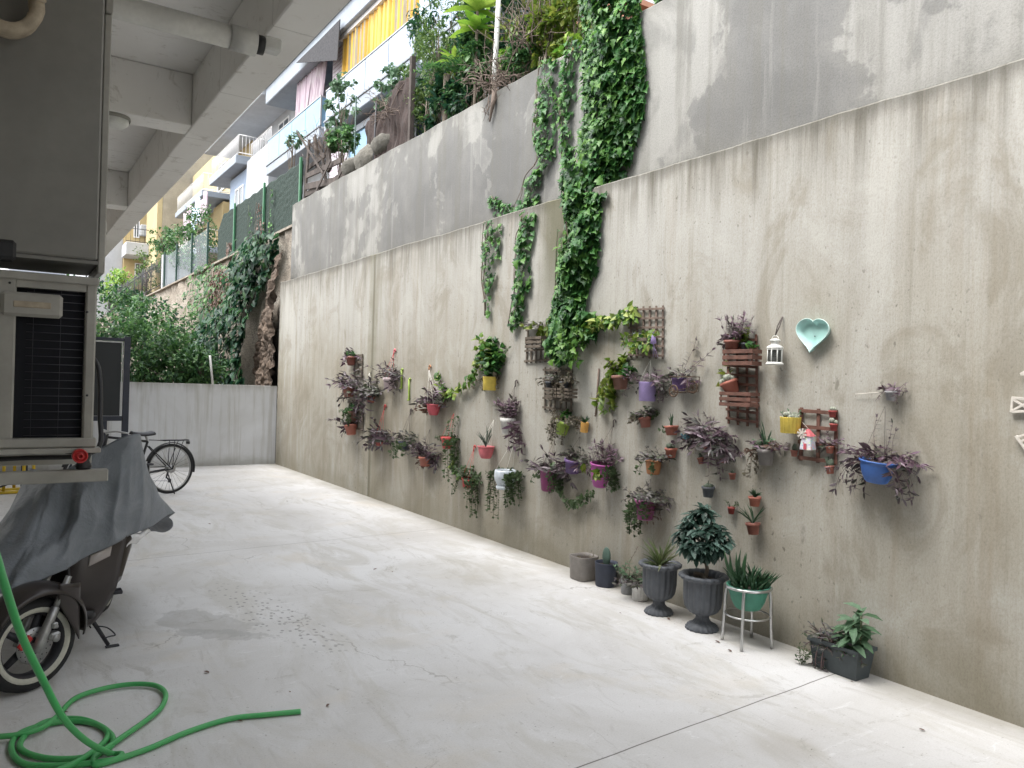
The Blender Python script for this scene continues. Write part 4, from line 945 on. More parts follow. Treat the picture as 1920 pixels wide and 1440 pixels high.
def rosette(b, c, n, L, W, mi, kind='oval', up=.5, droop=.5, spread=1.0):
    for i in range(n):
        a = i*2.4+U(-.2, .2); k = i/n; d = V((math.cos(a)*spread, math.sin(a)*spread, up+k*.9)); b.leaf(V(c)+V((0, 0, k*.05)), d, V((-d.x*.6, -d.y*.6, 1)), L*U(.75, 1.1), W*U(.8, 1.1), mi, kind, droop*(1-k*.5))
for (px, py, X, n, L, lb) in ((895, 22, 5.0, 14, .40, 'bright big leaved plant left of the white pole'), (885, 70, 5.3, 10, .30, 'second big leaved plant below the bright one'), (850, 118, 5.1, 10, .24, 'big leaved plant low between the bushes')):
    c = gp(px, py, X); t = thing('big_leaf_plant', lb, 'plant', (c.x, c.y, 4.5), 'big leaved plants on the upper garden edge')
    b = MB(); b.tube([(c.x, c.y, 4.4), c], .02, 0, 6); b.build('stem', M['bark'], t)
    b = MB(); rosette(b, c, n, L, L*.34, 0, 'oval', .25, .35); rosette(b, c+V((0, 0, -.25)), n, L*.8, L*.3, 0, 'oval', .1, .5); b.build('leaves', M['l_lime'], t)
c = gp(838, 140, 5.0); t = thing('cycad_palm', 'fern like palm with stiff fronds low in the planted edge', 'palm', (c.x, c.y, 4.5))
b = MB(); b.tube([(c.x, c.y, 4.4), c], .05, 0, 8); b.build('trunk', M['bark'], t)
b = MB()
for i in range(16):
    a = i*2.4; d = V((math.cos(a), math.sin(a), U(.4, 1.2))).normalized(); pts = [c+d*.5*k/8+V((0, 0, -.25*(k/8)**2)) for k in range(9)]
    for k in range(1, 9):
        sd = d.cross(V((0, 0, 1))).normalized()
        for s in (-1, 1): b.leaf(pts[k], sd*s+d*.5+V((0, 0, .2)), V((0, 0, 1)), .16*(1.1-k/12), .022, 0, 'lance', .2)
b.build('fronds', M['l_shrub'], t)
# bare twigs
def twigs(b, c, n, L, r=.006, up=.4, mi=0, sub=3):
    for _ in range(n):
        p = V(c)+V((U(-.1, .1), U(-.25, .25), U(-.05, .1))); d = (rnd_dir()+V((0, 0, up))).normalized(); pts = [p]
        for i in range(6): d = (d+rnd_dir()*.35+V((0, 0, -.05))).normalized(); p = p+d*L/6*U(.7, 1.2); pts.append(p)
        b.tube(pts, [r*(1-.12*i) for i in range(7)], mi, 4)
        for _ in range(sub):
            q = pts[R_.randint(1, 5)]; d2 = rnd_dir(); b.tube([q, q+d2*L*.15, q+d2*L*.25+rnd_dir()*L*.08], r*.5, mi, 4)
for (px, py, X, n, L, lb, s) in ((985, 90, 4.85, 20, .8, 'tangle of bare brown branches behind the wall edge right of the pole', 4), (925, 160, 4.64, 46, .45, 'matted dry roots hanging over the wall at the foot of the pole', 4),
                              (1010, 60, 5.0, 14, .8, 'thin bare branches rising before the brick', 3), (735, 215, 4.8, 16, .6, 'dry vine tangle over the brown screen', 4), (600, 290, 4.8, 18, .6, 'dry sticks tangled over the timber heap', 4)):
    c = gp(px, py, X); t = thing('dry_branches', lb, 'branches', c, 'dry branches along the upper wall edge')
    b = MB(); twigs(b, c, n, L, .007, .15 if px == 925 else .5, 0, s); b.build('branches', M['twig'], t)
b = MB(); c0 = gp(925, 165, 4.72); c1 = gp(939, -15, 4.80); b.tube([c0-V((0, 0, .2)), c0.lerp(c1, .5)+V((0, .01, 0)), c1+V((0, 0, 1.2))], [.034, .03, .026], n=12)
def mpole():
    m_, n = newmat('peeling white pole'); a = n.noise(n.vec((20, 20, 3)), 1, 6, .7); Z = n.sep()[2]
    c = n.mix(n.smooth(n.math('ADD', Z, n.math('MULTIPLY', a, .5)), 5.5, 5.25), (.62, .62, .58), (.33, .26, .17)); n.out(c, .7, 0, n.bump(a, .3, .004)); return m_
tag(b.build('white_pole', mpole()), 'white pole with rusty foot rising from the wall edge among the bushes', 'pole')
c = gp(921, 205, 4.58); b = MB(); b.tube(catmull([gp(930, 170, 4.62), gp(924, 195, 4.56), gp(918, 228, 4.57)], 5), [.045-.0035*i for i in range(11)], n=8)
tag(b.build('dead_root', M['twig']), 'stub of dead root hanging down the grey wall under the pole', 'root')
# brick, screen, debris, rubble
b = MB(); p, q = gp(1040, 40, 6.3), gp(1200, -20, 6.3); b.boxr(6.3, 8.5, q.y+.25, p.y+.3, 4.4, 6.35)
b.boxr(6.2, 8.6, q.y+.15, p.y+.4, 6.353, 6.42)
tag(b.build('brick_shed', M['brickr']), 'red brick shed half hidden behind the olive bushes', 'shed')
sc_ = thing('brown_screen', 'sagging dark brown garden screen on posts left of the feathery bush', 'screen', gp(740, 240, 4.78))
b = MB(); pa, pb = gp(768, 110, 4.8), gp(770, 230, 4.8); b.boxr(4.77, 4.84, pb.y-.035, pb.y+.035, 4.6, pa.z, bev=.005); b.build('post', M['debris'], sc_)
b = MB(); pa, pb = gp(706, 190, 4.8), gp(700, 290, 4.8); b.tube([V((4.8, pb.y, 4.6)), V((4.8, pa.y, pa.z))], .016, n=6); b.build('post', M['iron'], sc_)
b = MB(); pa = gp(668, 180, 5.0); b.tube([V((5.0, pa.y, 4.4)), V((5.0, pa.y, pa.z))], .012, n=6); b.build('post', M['dkgreen'], sc_)
b = MB(); y0, y1 = gp(690, 255, 4.82).y, gp(770, 200, 4.82).y; zt0, zt1 = gp(690, 230, 4.82).z, gp(768, 135, 4.82).z
b.grid(lambda u, v: V((4.82+.02*math.sin(u*9+v*5)+.05*mnoise.noise(V((u*16, v*5, 0))), y0+(y1-y0)*u, 4.62+(zt0+(zt1-zt0)*u**1.3-4.62)*v+.05*math.sin(u*11)*v)), 90, 40)
b.build('screen_mat', pm('brown shade mat', (.045, .03, .026), .95, .5, 30, bump=.8), sc_, solid=.02)
dbs = thing('timber_heap', 'heap of grey broken boards at the end of the grey wall beside the hedge fence', 'timber', gp(600, 330, 4.85))
for (x0, y0, x1, y1, w, X) in ((556, 245, 605, 325, .05, 4.75), (571, 375, 580, 262, .10, 4.85), (612, 245, 618, 320, .16, 4.9), (575, 330, 640, 300, .10, 4.8), (575, 350, 632, 338, .12, 4.82), (585, 375, 620, 300, .06, 4.74),
                             (600, 268, 612, 345, .09, 4.95), (590, 255, 596, 320, .12, 5.0), (578, 315, 610, 290, .1, 4.95), (572, 365, 600, 352, .1, 4.85), (625, 350, 650, 300, .08, 4.8)):
    b = MB(); a_, c_ = gp(x0, y0, X), gp(x1, y1, X); d = c_-a_; Mr = d.to_track_quat('X', 'Z').to_matrix()
    b.box((a_+c_)/2, (d.length, w*.3, w), 0, Mr, .004); b.build('board', M['debris'], dbs)
b = MB(); a_, c_ = gp(572, 380, 4.9), gp(648, 318, 4.9); b.grid(lambda u, v: V((4.92+.1*mnoise.noise(V((u*7, v*5, 2))), a_.y+(c_.y-a_.y)*u, 4.5+.75*v+.1*mnoise.noise(V((u*8, v*3, 0))))), 30, 14); b.build('soil', M['debris'], dbs)
for (px, py, r, lb) in ((690, 290, .30, 'large pale boulder of rubble under netting on the wall edge'), (660, 305, .22, 'smaller pale rubble lump left of the boulder'), (720, 262, .22, 'pale rubble lump under the brown screen')):
    c = gp(px, py, 4.85); b = MB(); b.sphere((0, 0, 0), 1, n=18)
    vs = []
    for v in b.v:
        q = V(v); k = 1+.25*mnoise.noise(q*1.6+V((px, 0, 0)))+.08*mnoise.noise(q*6); vs.append(tuple(V((c.x, c.y, c.z-.08))+V((q.x*.17, q.y*r*1.3, q.z*r*.75))*k))
    b.v = vs; tag(b.build('rubble_boulder', M['rubble']), lb, 'rubble', 'rubble on the wall edge')
gplant(640, 200, 5.4, (.3, .5, .7), 30, 18, .09, 'l_sage', 'pale green climber in front of the balcony glass', kind='lobe', ratio=.8)
gplant(735, 175, 5.2, (.3, .42, .45), 30, 18, .08, 'l_sage', 'pale green climber over the brown screen', kind='lobe', ratio=.8)
gplant(640, 262, 5.1, (.25, .5, .22), 26, 18, .09, 'l_shrub', 'low green bush behind the rubble', kind='lobe', ratio=.8)
gplant(550, 262, 5.4, (.2, .4, .10), 10, 12, .12, 'l_sage', 'small leafy sprig sticking out by the timber heap', kind='lance', ratio=.5)
b = MB(); vs = [onX(555, 118, 9.2), onX(632, 113, 9.2), onX(637, 36, 9.2), onX(600, 74, 9.2)]
b.add(vs+[v+V((.03, 0, 0)) for v in vs], [(0, 1, 2, 3), (4, 7, 6, 5), (0, 4, 5, 1), (1, 5, 6, 2), (2, 6, 7, 3), (3, 7, 4, 0)])
tag(b.build('shade_net', pm('grey lace net', (.05, .05, .055), .9, .5, 14, bump=.2)), 'dark patterned shade cloth hanging at the corner of the roof', 'shade cloth')

# ================================================================== POTTED PLANTS
ST = {'purp': ('l_purp', 'lance', .27, 'stemp'), 'purd': ('l_purd', 'lance', .25, 'stemp'), 'purg': ('l_purg', 'lance', .34, 'stemp'), 'small': ('l_small', 'oval', .6, 'stem'),
      'pothos': ('l_pothos', 'heart', .75, 'stem'), 'yg': ('l_yg', 'heart', .75, 'stem'), 'lime': ('l_lime', 'heart', .8, 'stem'), 'ivy': ('l_ivy', 'heart', .8, 'stem'),
      'dry': ('l_dry', 'oval', .5, 'twig'), 'shrub': ('l_shrub', 'heart', .7, 'stem'), 'sage': ('l_sage', 'lance', .38, 'stem'), 'brown': ('l_brown', 'lance', .4, 'twig')}
def stems(b, base, n, L, style, leafL, up, out, g, bias=(0, 0), xmax=4.285, sr=.0022, dens=1.0, zmin=.01, avoid=None):
    ratio, kind = ST[style][2], ST[style][1]
    for _ in range(n):
        p, oa = base(); d = V((math.cos(oa)*out+bias[0]*.5, math.sin(oa)*out+bias[1], up*U(.6, 1.2))).normalized()
        LL = L*U(.55, 1.1); k = max(4, int(LL/leafL*1.6*dens)+2); pts = [V(p)]; sg = 1
        for i in range(k):
            d = (d+rnd_dir()*.16+V((0, 0, -g))).normalized(); p = V(p)+d*LL/k
            if p.x > xmax: p.x = xmax-.002; d.x = -abs(d.x)*.3
            if p.z < zmin: p.z = zmin; d.z = abs(d.z)*.1
            if avoid and p.z < avoid[2] and p.z > avoid[3] and abs(p.y-avoid[0]) < avoid[1] and p.x < WX-avoid[1]*.6:
                p.y += (avoid[1]*1.02-abs(p.y-avoid[0]))*(1 if p.y > avoid[0] else -1)*.55; d.y += .35*(1 if p.y > avoid[0] else -1)
                if R_.random() < .8: pts.append(V(p)); continue
            pts.append(V(p)); sg = -sg
            sd = d.cross(V((0, 0, 1)))
            sd = sd.normalized() if sd.length > .2 else V((0, 1, 0))
            a = U(0, 6.28) if kind != 'lance' else (0 if sg > 0 else math.pi)+U(-.6, .6)
            sv_ = sd*math.cos(a)+d.cross(sd)*math.sin(a); l = leafL*U(.6, 1.15)
            dd = sv_*.9+d*.55
            q = p+dd.normalized()*l
            if q.x > xmax: dd.x = -abs(dd.x)*.5
            b.leaf(p, dd, d+V((-.25, 0, .55)), l, l*ratio, 1, kind, .45*U(.2, 1.3))
        for _ in range(2): b.leaf(pts[-1], d+rnd_dir()*.5, V((-.3, 0, 1)), leafL*.7, leafL*.7*ratio, 1, kind, .2)
        b.tube(pts, sr, 0, 4, cap=False)
MODE = {'up': (1.0, .45, .03), 'arch': (.9, .8, .22), 'trail': (.25, .8, .5), 'bush': (.8, .9, .10), 'tall': (1.2, .15, 0), 'low': (.35, 1.0, .15)}
def potprof(shape, Rr, H):
    if shape == 'bowl': return [(0, 0), (.52*Rr, 0), (.62*Rr, .06*H), (.80*Rr, .35*H), (.93*Rr, .75*H), (.95*Rr, .9*H), (1.04*Rr, .92*H), (1.05*Rr, H), (.97*Rr, H), (.90*Rr, .85*H), (.85*Rr, .7*H)]
    if shape == 'deep': return [(0, 0), (.60*Rr, 0), (.74*Rr, .04*H), (.78*Rr, .12*H), (.88*Rr, .5*H), (.96*Rr, .93*H), (1.02*Rr, .94*H), (1.03*Rr, H), (.95*Rr, H), (.88*Rr, .8*H)]
    if shape == 'cyl': return [(0, 0), (.86*Rr, 0), (.9*Rr, .03*H), (.97*Rr, .95*H), (1.0*Rr, H), (.93*Rr, H), (.90*Rr, .85*H)]
    if shape == 'urn': return [(0, 0), (.66*Rr, 0), (.68*Rr, .03*H), (.62*Rr, .05*H), (.60*Rr, .08*H), (.40*Rr, .12*H), (.28*Rr, .18*H), (.26*Rr, .24*H), (.36*Rr, .27*H), (.58*Rr, .32*H), (.72*Rr, .41*H), (.775*Rr, .56*H), (.79*Rr, .87*H), (.81*Rr, .895*H), (.96*Rr, .92*H), (1.0*Rr, .95*H), (1.0*Rr, .97*H), (.90*Rr, .995*H), (.80*Rr, .985*H), (.68*Rr, .93*H), (.66*Rr, .8*H)]
    if shape == 'glossb': return [(0, 0), (.72*Rr, 0), (.80*Rr, .06*H), (.80*Rr, .16*H), (.68*Rr, .19*H), (.72*Rr, .24*H), (.95*Rr, .5*H), (1.0*Rr, .7*H), (.97*Rr, .9*H), (.93*Rr, 1.0*H), (.86*Rr, H), (.86*Rr, .85*H)]
    return [(0, 0), (.66*Rr, 0), (.70*Rr, .02*H), (.88*Rr, .76*H), (.98*Rr, .78*H), (1.0*Rr, .80*H), (1.02*Rr, H), (.93*Rr, H), (.88*Rr, .85*H)]
def hook_pts(h, r, nrm=V((-1, 0, 0))):
    return [h+V((-.01, 0, -.05))]+[h+V((-.01, 0, 0))]+arc(h+V((-.01, -r, 0)), r, 0, math.pi*1.15, 8, (0, 1, 0), (0, 0, 1))
def potted(label, cx, cy, w, h, color, plants=(), shape='std', tilt=0, hang=None, wall=True, name='hanging_pot', cat='flower pot', extra=None, lean=0, group='plant pots hung on the beige wall', ribn=0, square=0, bias=(0, 0)):
    if wall:
        r0 = w/2*mpp(onX(cx, cy, WX-.06)); P = onX(cx, cy, WX-r0*1.05-.008); t = mpp(P); Rr = w/2*t; H = h*t*1.0
        base = P-V((0, 0, H/2))
    else:
        P0 = onZ(cx, cy+h/2, 0); t = mpp(P0); Rr = w/2*t; Rb = Rr*(.66 if shape == 'urn' else .7); P0 = P0+V((_f.x, _f.y, 0)).normalized()*Rb*.8; t = mpp(P0); H = h*t*1.0
        base = V((min(P0.x, WX-Rr*1.05-.01), P0.y, .002)); xmax = WX-.01
    root = thing(name, label, cat, base, group)
    Mt = Matrix.Rotation(math.radians(tilt), 3, 'X') @ Matrix.Rotation(math.radians(-lean), 3, 'Y')
    ctr = base+V((0, 0, H/2)); loc = ctr+Mt@V((0, 0, -H/2))
    b = MB(); b.lathe(potprof(shape, Rr, H), loc, 96 if ribn else 26, 0, Mt, .04 if ribn else 0, ribn, square); b.build('pot', potmat(color), root)
    zz = {'urn': .90}.get(shape, .88)*H; rs = {'urn': .66}.get(shape, .9)*Rr
    b = MB(); pr = [(0, zz+.01*H), (rs*.6, zz+.02*H), (rs*.99, zz-.02*H)]; b.lathe(pr, loc, 20, 0, Mt, 0, 0, square); b.build('soil', M['soil'], root)
    rim = loc+Mt@V((0, 0, zz))
    def basef(fr=.75, side=None):
        a = U(0, 6.283); rr = rs*fr*math.sqrt(U(.05, 1))
        if wall and math.cos(a) < -.35: a = a+math.pi*U(.7, 1.3) if U(0, 1) < .8 else a
        
        if side is not None: a = side+U(-.9, .9); rr = rs*.85
        return rim+Mt@V((rr*math.cos(a), rr*math.sin(a), 0)), a
    for pl in plants:
        kind = pl[0]
        if kind in ST:
            _, n, Lpx, mode, lpx = pl[:5]; bi = pl[5] if len(pl) > 5 else bias; up, out, g = MODE[mode]
            b = MB(); side = None
            if mode == 'trail': f_ = lambda: basef(.9, math.pi if not bi[1] else (math.pi*.5 if bi[1] > 0 else -math.pi*.5)+.4*math.pi*0)
            else: f_ = basef
            stems(b, f_, int(n*((1.25 if cx < 1100 else .95) if kind in ('purp', 'purd') else 1.2)+.5), Lpx*t*1.12, kind, lpx*t*(1.42 if kind in ('purp', 'purd') else 1.22), up, out, g, bi, WX-.012, max(.0012, .35*t), 1.0 if mode != 'trail' else .9, .01, (loc.y, Rr*1.02, base.z+H*.97, base.z-.04) if wall and color not in ('redd', 'magenta', 'terra', 'navy') else None)
            b.build('foliage', [M[ST[kind][3]], M[ST[kind][0]]], root)
        elif kind == 'aloe':
            _, n, Lpx, wpx, mat = pl[:5]; sp = pl[5] if len(pl) > 5 else .5; b = MB()
            for i in range(n):
                a = i*2.4+U(-.3, .3); d = V((math.cos(a)*sp*U(.3, 1.2), math.sin(a)*sp*U(.3, 1.2), 1)).normalized()
                if d.x > 0: d.x *= .3
                l = Lpx*t*U(.6, 1.05)
                for q in (0, 1): b.leaf(rim+V((0, 0, -.003)), d, V((-d.x+.2, -d.y, .4)) if q == 0 else V((d.y, -d.x, .1)), l, wpx*t*(1 if q == 0 else .5), 0, 'lance', .12+.25*sp*U(0, 1), .4)
            b.build('foliage', M[mat], root)
        elif kind == 'balls':
            _, n, rpx, mat = pl; b = MB()
            for i in range(n):
                a = i*2.4; rr = rs*.8*math.sqrt((i+.5)/n); r_ = rpx*t*U(.7, 1.15); b.sphere(rim+Mt@V((rr*math.cos(a), rr*math.sin(a), r_*.6+U(0, rpx*t))), r_, 0, 10)
            b.build('cactus', M[mat], root)
        elif kind == 'cols':
            _, n, hpx, rpx = pl; b = MB()
            for i in range(n):
                a = i*2.4; rr = rs*.5*(i/n); s_ = rim+V((rr*math.cos(a), rr*math.sin(a), 0)); hh = hpx*t*U(.5, 1)
                b.tube([s_, s_+V((U(-.1, .1)*hh, U(-.25, .25)*hh, hh*.6)), s_+V((U(-.1, .1)*hh, U(-.3, .3)*hh, hh)), s_+V((0, 0, hh))+V((0, 0, rpx*t*.6))], [rpx*t, rpx*t*1.05, rpx*t*.8, rpx*t*.15], 0, 9)
            b.build('cactus', M['cact'], root)
        elif kind == 'paddle':
            b = MB(); hh = pl[1]*t; b.sphere(rim+V((0, 0, hh*.42)), hh*.5, 0, 18, (.22, .62, 1.0)); b.build('cactus', M['paddle'], root)
    if hang:
        hx, hy, hc, hk = hang; h = onX(hx, hy, WX-.006); b = MB()
        for a in (0.2, 2.3, 4.2):
            e = rim+Mt@V((rs*1.03*math.cos(a), rs*1.03*math.sin(a), H*.08)); s_ = h+V((-.012, 0, -.03)); b.tube([s_, s_.lerp(e, .5)+V((-.004, 0, 0)), e], max(.0010, .30*t), 0, 5)
        b.build('hanger_cords', M[{'w': 'string_w', 'd': 'string_d', 'r': 'red'}[hc[0]]], root)
        if hk: b = MB(); b.tube(hook_pts(h, 3.2*t), 1.3*t, 0, 7); b.build('hook', potmat(hc[2:]) if hc[2:] else M['string_d'], root)
    if extra: extra(root, rim, t, Rr, H, Mt, loc)
    return root
K = potted
# --- far left cluster
K('small terracotta pot tilted against the narrow dark trellis, purple sprigs rising left', 658, 677, 19, 15, 'terrad', [('purd', 5, 34, 'up', 8, (0, .9)), ('purp', 5, 22, 'low', 8, (0, .5)), ('shrub', 4, 10, 'up', 6)], tilt=-12)
K('terracotta pot under the topmost left pot with a purple grey bush', 654, 735, 24, 18, 'terrad', [('purd', 16, 40, 'bush', 10), ('purp', 12, 32, 'arch', 10), ('purd', 4, 50, 'low', 9, (-.2, .9))], tilt=-8)
K('brown pot with a round green succulent bush, left column', 661, 781, 18, 20, 'brown', [('shrub', 16, 20, 'bush', 6, (0, .5)), ('small', 4, 26, 'trail', 5)])
K('terracotta pot tilted at the bottom of the left column, long runner to the left', 658, 806, 24, 18, 'terra', [('purd', 12, 30, 'arch', 11, (0, .5)), ('purd', 3, 52, 'low', 10, (0, 1.1))], tilt=-14)
K('dense dark grey bush on white cords hiding its peach pot', 695, 749, 18, 13, 'terra', [('purg', 34, 40, 'bush', 10), ('purd', 12, 34, 'trail', 11)], hang=(694, 693, 'w', 0))
K('pale pink pot with a dark purple bush under a pink hook', 729, 719, 23, 22, 'palepink', [('purd', 18, 38, 'bush', 9), ('purd', 3, 30, 'trail', 8, (0, -.5))], hang=(740, 658, 'r_rosa', 1))
K('pink pot below the orange hook with a purple plant to its left', 813, 768, 27, 21, 'pink', [('purp', 18, 46, 'bush', 11, (0, .55)), ('purg', 10, 28, 'bush', 9), ('brown', 10, 32, 'low', 10, (0, .7))], shape='bowl', hang=(806, 688, 'w_orange', 1))
K('small crimson pot wrapped in long purple arms under a red hook', 711, 828, 17, 15, 'redd', [('purd', 20, 38, 'arch', 11), ('purd', 8, 40, 'low', 12, (0, .3)), ('purd', 5, 30, 'trail', 10)], hang=(722, 762, 'r_red', 1))
K('navy pot with thin arching purple leaves on a dark hook', 758, 836, 24, 17, 'navy', [('purg', 16, 38, 'arch', 9), ('small', 6, 26, 'trail', 7)], hang=(771, 770, 'd', 1))
K('terracotta pot with a spreading purple plant right of the navy pot', 797, 865, 25, 18, 'terra', [('purd', 16, 32, 'bush', 11), ('purd', 6, 34, 'low', 11, (0, -.6)), ('brown', 4, 22, 'trail', 9, (0, .8))], hang=(808, 800, 'd', 0))
K('red printed pot with a trailing green vine on its right side', 839, 830, 26, 22, 'red', [('small', 10, 18, 'low', 6), ('small', 7, 66, 'trail', 7, (0, -.5)), ('small', 3, 40, 'tall', 6, (0, -.3))], hang=(853, 770, 'r', 0))
# --- middle
K('yellow pot carrying a tall leafy green and yellow climber', 918, 719, 27, 26, 'yellow', [('pothos', 10, 70, 'tall', 13, (0, .35)), ('ivy', 14, 66, 'tall', 13), ('ivy', 14, 40, 'up', 13), ('purg', 7, 26, 'up', 9, (0, -.3)), ('dry', 8, 34, 'low', 7, (0, .9))], shape='cyl')
K('chipped white pot with red edges on a dark hook, purple plant', 952, 799, 25, 30, 'white', [('purp', 22, 34, 'up', 11), ('purp', 6, 56, 'trail', 13, (.3, -1.1))], hang=(968, 716, 'd', 1), square=4)
K('dusty rose pot with a spiky aloe hung by white cords', 911, 848, 29, 23, 'rosa', [('aloe', 7, 44, 3.5, 'l_aloeg', .6)], shape='bowl', hang=(928, 782, 'w', 0), square=3)
K('small red pot under the red hook with green runners down its right', 877, 905, 25, 17, 'red', [('small', 16, 26, 'bush', 7, (0, -.5)), ('small', 9, 58, 'trail', 6, (0, -.7)), ('small', 3, 30, 'trail', 5)], tilt=10, hang=(890, 838, 'r_red', 1))
K('glossy white bowl pot with trailing greenery hung by white cords', 947, 899, 42, 36, 'glossw', [('small', 24, 22, 'low', 6), ('small', 10, 80, 'trail', 6, (0, .8)), ('small', 20, 52, 'trail', 6, (0, -.8)), ('purg', 5, 24, 'low', 6, (0, 1.0))], shape='glossb', hang=(970, 812, 'w', 0))
K('lime green pot hanging tilted below the second crate trellis', 1055, 801, 28, 27, 'lime', [('dry', 18, 44, 'arch', 6, (0, .75)), ('dry', 10, 36, 'bush', 6), ('ivy', 5, 20, 'up', 9), ('dry', 8, 44, 'trail', 6, (0, .7))], tilt=14, ribn=14)
K('small amber yellow pot with a dark little aloe', 1096, 801, 16, 19, 'amber', [('aloe', 12, 20, 3, 'l_ivyd', .8)], shape='cyl', tilt=8)
K('plum magenta pot under the lime pot, dark long leaved plant', 1028, 901, 33, 40, 'magd', [('purd', 18, 48, 'bush', 13), ('small', 14, 34, 'low', 7, (0, 1.0)), ('purd', 8, 40, 'arch', 12), ('small', 10, 36, 'trail', 7, (0, -.8))], shape='deep', hang=(1042, 820, 'd', 0))
K('deep violet pot hung on cords below the amber pot', 1074, 874, 31, 26, 'violet', [('purg', 22, 28, 'bush', 10), ('purp', 3, 46, 'low', 12, (0, -1.0))], tilt=8, hang=(1090, 812, 'd', 0), square=3)
K('bright magenta bowl pot on a brown hook with curled purple leaves', 1126, 891, 41, 45, 'magb', [('purp', 24, 38, 'up', 11, (0, -.1)), ('small', 16, 38, 'trail', 7, (0, -1.0)), ('yg', 5, 20, 'trail', 12)], shape='bowl', hang=(1152, 790, 'd', 1), tilt=6)
K('brown pot with yellow green heart leaves under the garland', 1163, 717, 28, 26, 'brown', [('yg', 14, 34, 'up', 13, (0, .4)), ('ivy', 8, 28, 'bush', 12, (0, .3)), ('yg', 6, 60, 'trail', 14, (-.2, .9)), ('purp', 7, 30, 'bush', 9, (0, -.6))], square=4, tilt=-4)
K('lavender pot with a purple plant left of the toy cart', 1214, 734, 34, 36, 'lav', [('purp', 16, 36, 'bush', 11), ('purg', 10, 40, 'low', 10), ('purp', 3, 44, 'trail', 8, (0, -.4))], shape='cyl', hang=(1222, 668, 'w', 0))
K('brick red pot below the lavender pot with a grey green bush', 1210, 792, 24, 19, 'terrad', [('purg', 24, 26, 'bush', 8, (0, .4)), ('dry', 8, 28, 'low', 7, (0, 1.0)), ('small', 8, 22, 'bush', 7)], tilt=-10)
K('terracotta pot with a short upright aloe right of the brick red pot', 1259, 807, 23, 18, 'terra', [('aloe', 6, 28, 3, 'l_aloe', .25), ('small', 3, 24, 'low', 7, (0, 1))], square=4, tilt=-6)
K('ochre orange round pot with a silvery grey plant', 1225, 876, 31, 27, 'orange', [('purg', 26, 32, 'bush', 9), ('small', 5, 24, 'trail', 6), ('dry', 5, 22, 'low', 7, (0, .9))], shape='deep')
K('terracotta pot with a woolly cactus right of the ochre pot', 1258, 849, 20, 18, 'terra', [('balls', 5, 5, 'cact')], square=4)
K('lowest magenta pot half covered by trailing vines', 1210, 955, 42, 38, 'magenta', [('purg', 30, 40, 'bush', 10), ('small', 20, 60, 'trail', 7, (0, .8)), ('small', 8, 34, 'trail', 8), ('purd', 5, 40, 'low', 12), ('brown', 4, 34, 'trail', 8, (0, -.7))], hang=(1222, 890, 'd', 0))
# --- purple mass, tall trellis
K('small terracotta pot under the huge purple plant', 1326, 838, 17, 17, 'terra', [('purd', 26, 62, 'arch', 17, (0, -.35)), ('purp', 18, 50, 'bush', 13, (0, .2)), ('purd', 14, 60, 'low', 15, (0, -.3)), ('purp', 8, 62, 'trail', 10, (0, -.5)), ('dry', 10, 34, 'low', 7, (0, .7)), ('purd', 4, 74, 'up', 8, (0, .45))], tilt=-8)
K('tiny terracotta cactus pot left below the huge purple plant', 1314, 864, 13, 12, 'terrad', [('cols', 2, 13, 3)], tilt=-14)
K('tiny terracotta cactus pot right below the huge purple plant', 1357, 862, 13, 12, 'terrad', [('cols', 3, 9, 2.5)])
K('tiny terracotta pot alone above the navy cactus pot', 1373, 893, 14, 12, 'terrad', [('cols', 3, 8, 2)], tilt=-4)
K('dark navy pot with little round cacti', 1328, 922, 25, 20, 'slate', [('balls', 9, 3.5, 'cact')])
K('terracotta pot with short dark rosette leaves above the red aloe pot', 1415, 940, 24, 18, 'terra', [('aloe', 14, 22, 4, 'l_aloe', .9)])
K('terracotta pot with very long thin aloe arms', 1412, 991, 27, 22, 'terrad', [('aloe', 9, 50, 3.5, 'l_aloe', 1.0)], tilt=-6)
K('tiny red pot beside the top of the tree in the urn', 1371, 957, 14, 13, 'redd', [('small', 3, 14, 'up', 4)])
K('taupe round pot with purple plant right of the tall crate trellis', 1436, 857, 34, 30, 'taupef', [('purp', 24, 30, 'bush', 11), ('sage', 10, 22, 'up', 9, (0, .4)), ('brown', 8, 32, 'low', 11, (0, .8)), ('dry', 5, 52, 'trail', 8, (0, .9)), ('aloe', 4, 64, 4, 'l_aloe', .3)])
K('yellow picket pot packed with small round cacti', 1482, 797, 38, 30, 'yellow', [('balls', 16, 5, 'cactw'), ('sage', 4, 16, 'up', 8, (0, -.6))], shape='cyl', ribn=16)
K('tiny terracotta pot left of the windmill house', 1489, 850, 14, 12, 'terrad', [('cols', 3, 13, 3)])
K('tiny red pot with woolly cactus at the top right of the small trellis', 1561, 776, 15, 13, 'redd', [('balls', 6, 4, 'cactw')])
K('tiny red pot with one round cactus on the right of the small trellis', 1563, 801, 15, 14, 'redd', [('balls', 3, 5, 'cactw')])
K('small terracotta pot with a purple sprig at the lower right of the small trellis', 1556, 843, 16, 14, 'terra', [('purp', 10, 26, 'bush', 9), ('purg', 8, 20, 'low', 8, (0, .8))])
K('tiny tilted terracotta pot with a paddle cactus under the small trellis', 1556, 881, 17, 15, 'terra', [('cols', 4, 17, 4)], tilt=-10)
K('big blue bowl pot on brown cords with long purple arms', 1645, 884, 66, 42, 'blue', [('purp', 28, 52, 'bush', 16), ('purd', 16, 54, 'low', 17), ('purp', 10, 56, 'low', 15, (0, .7)), ('purd', 7, 66, 'trail', 15, (0, .8)), ('purd', 8, 74, 'trail', 15, (0, -.8)), ('purd', 3, 70, 'tall', 10)], shape='bowl', hang=(1662, 752, 'd', 0), tilt=6)
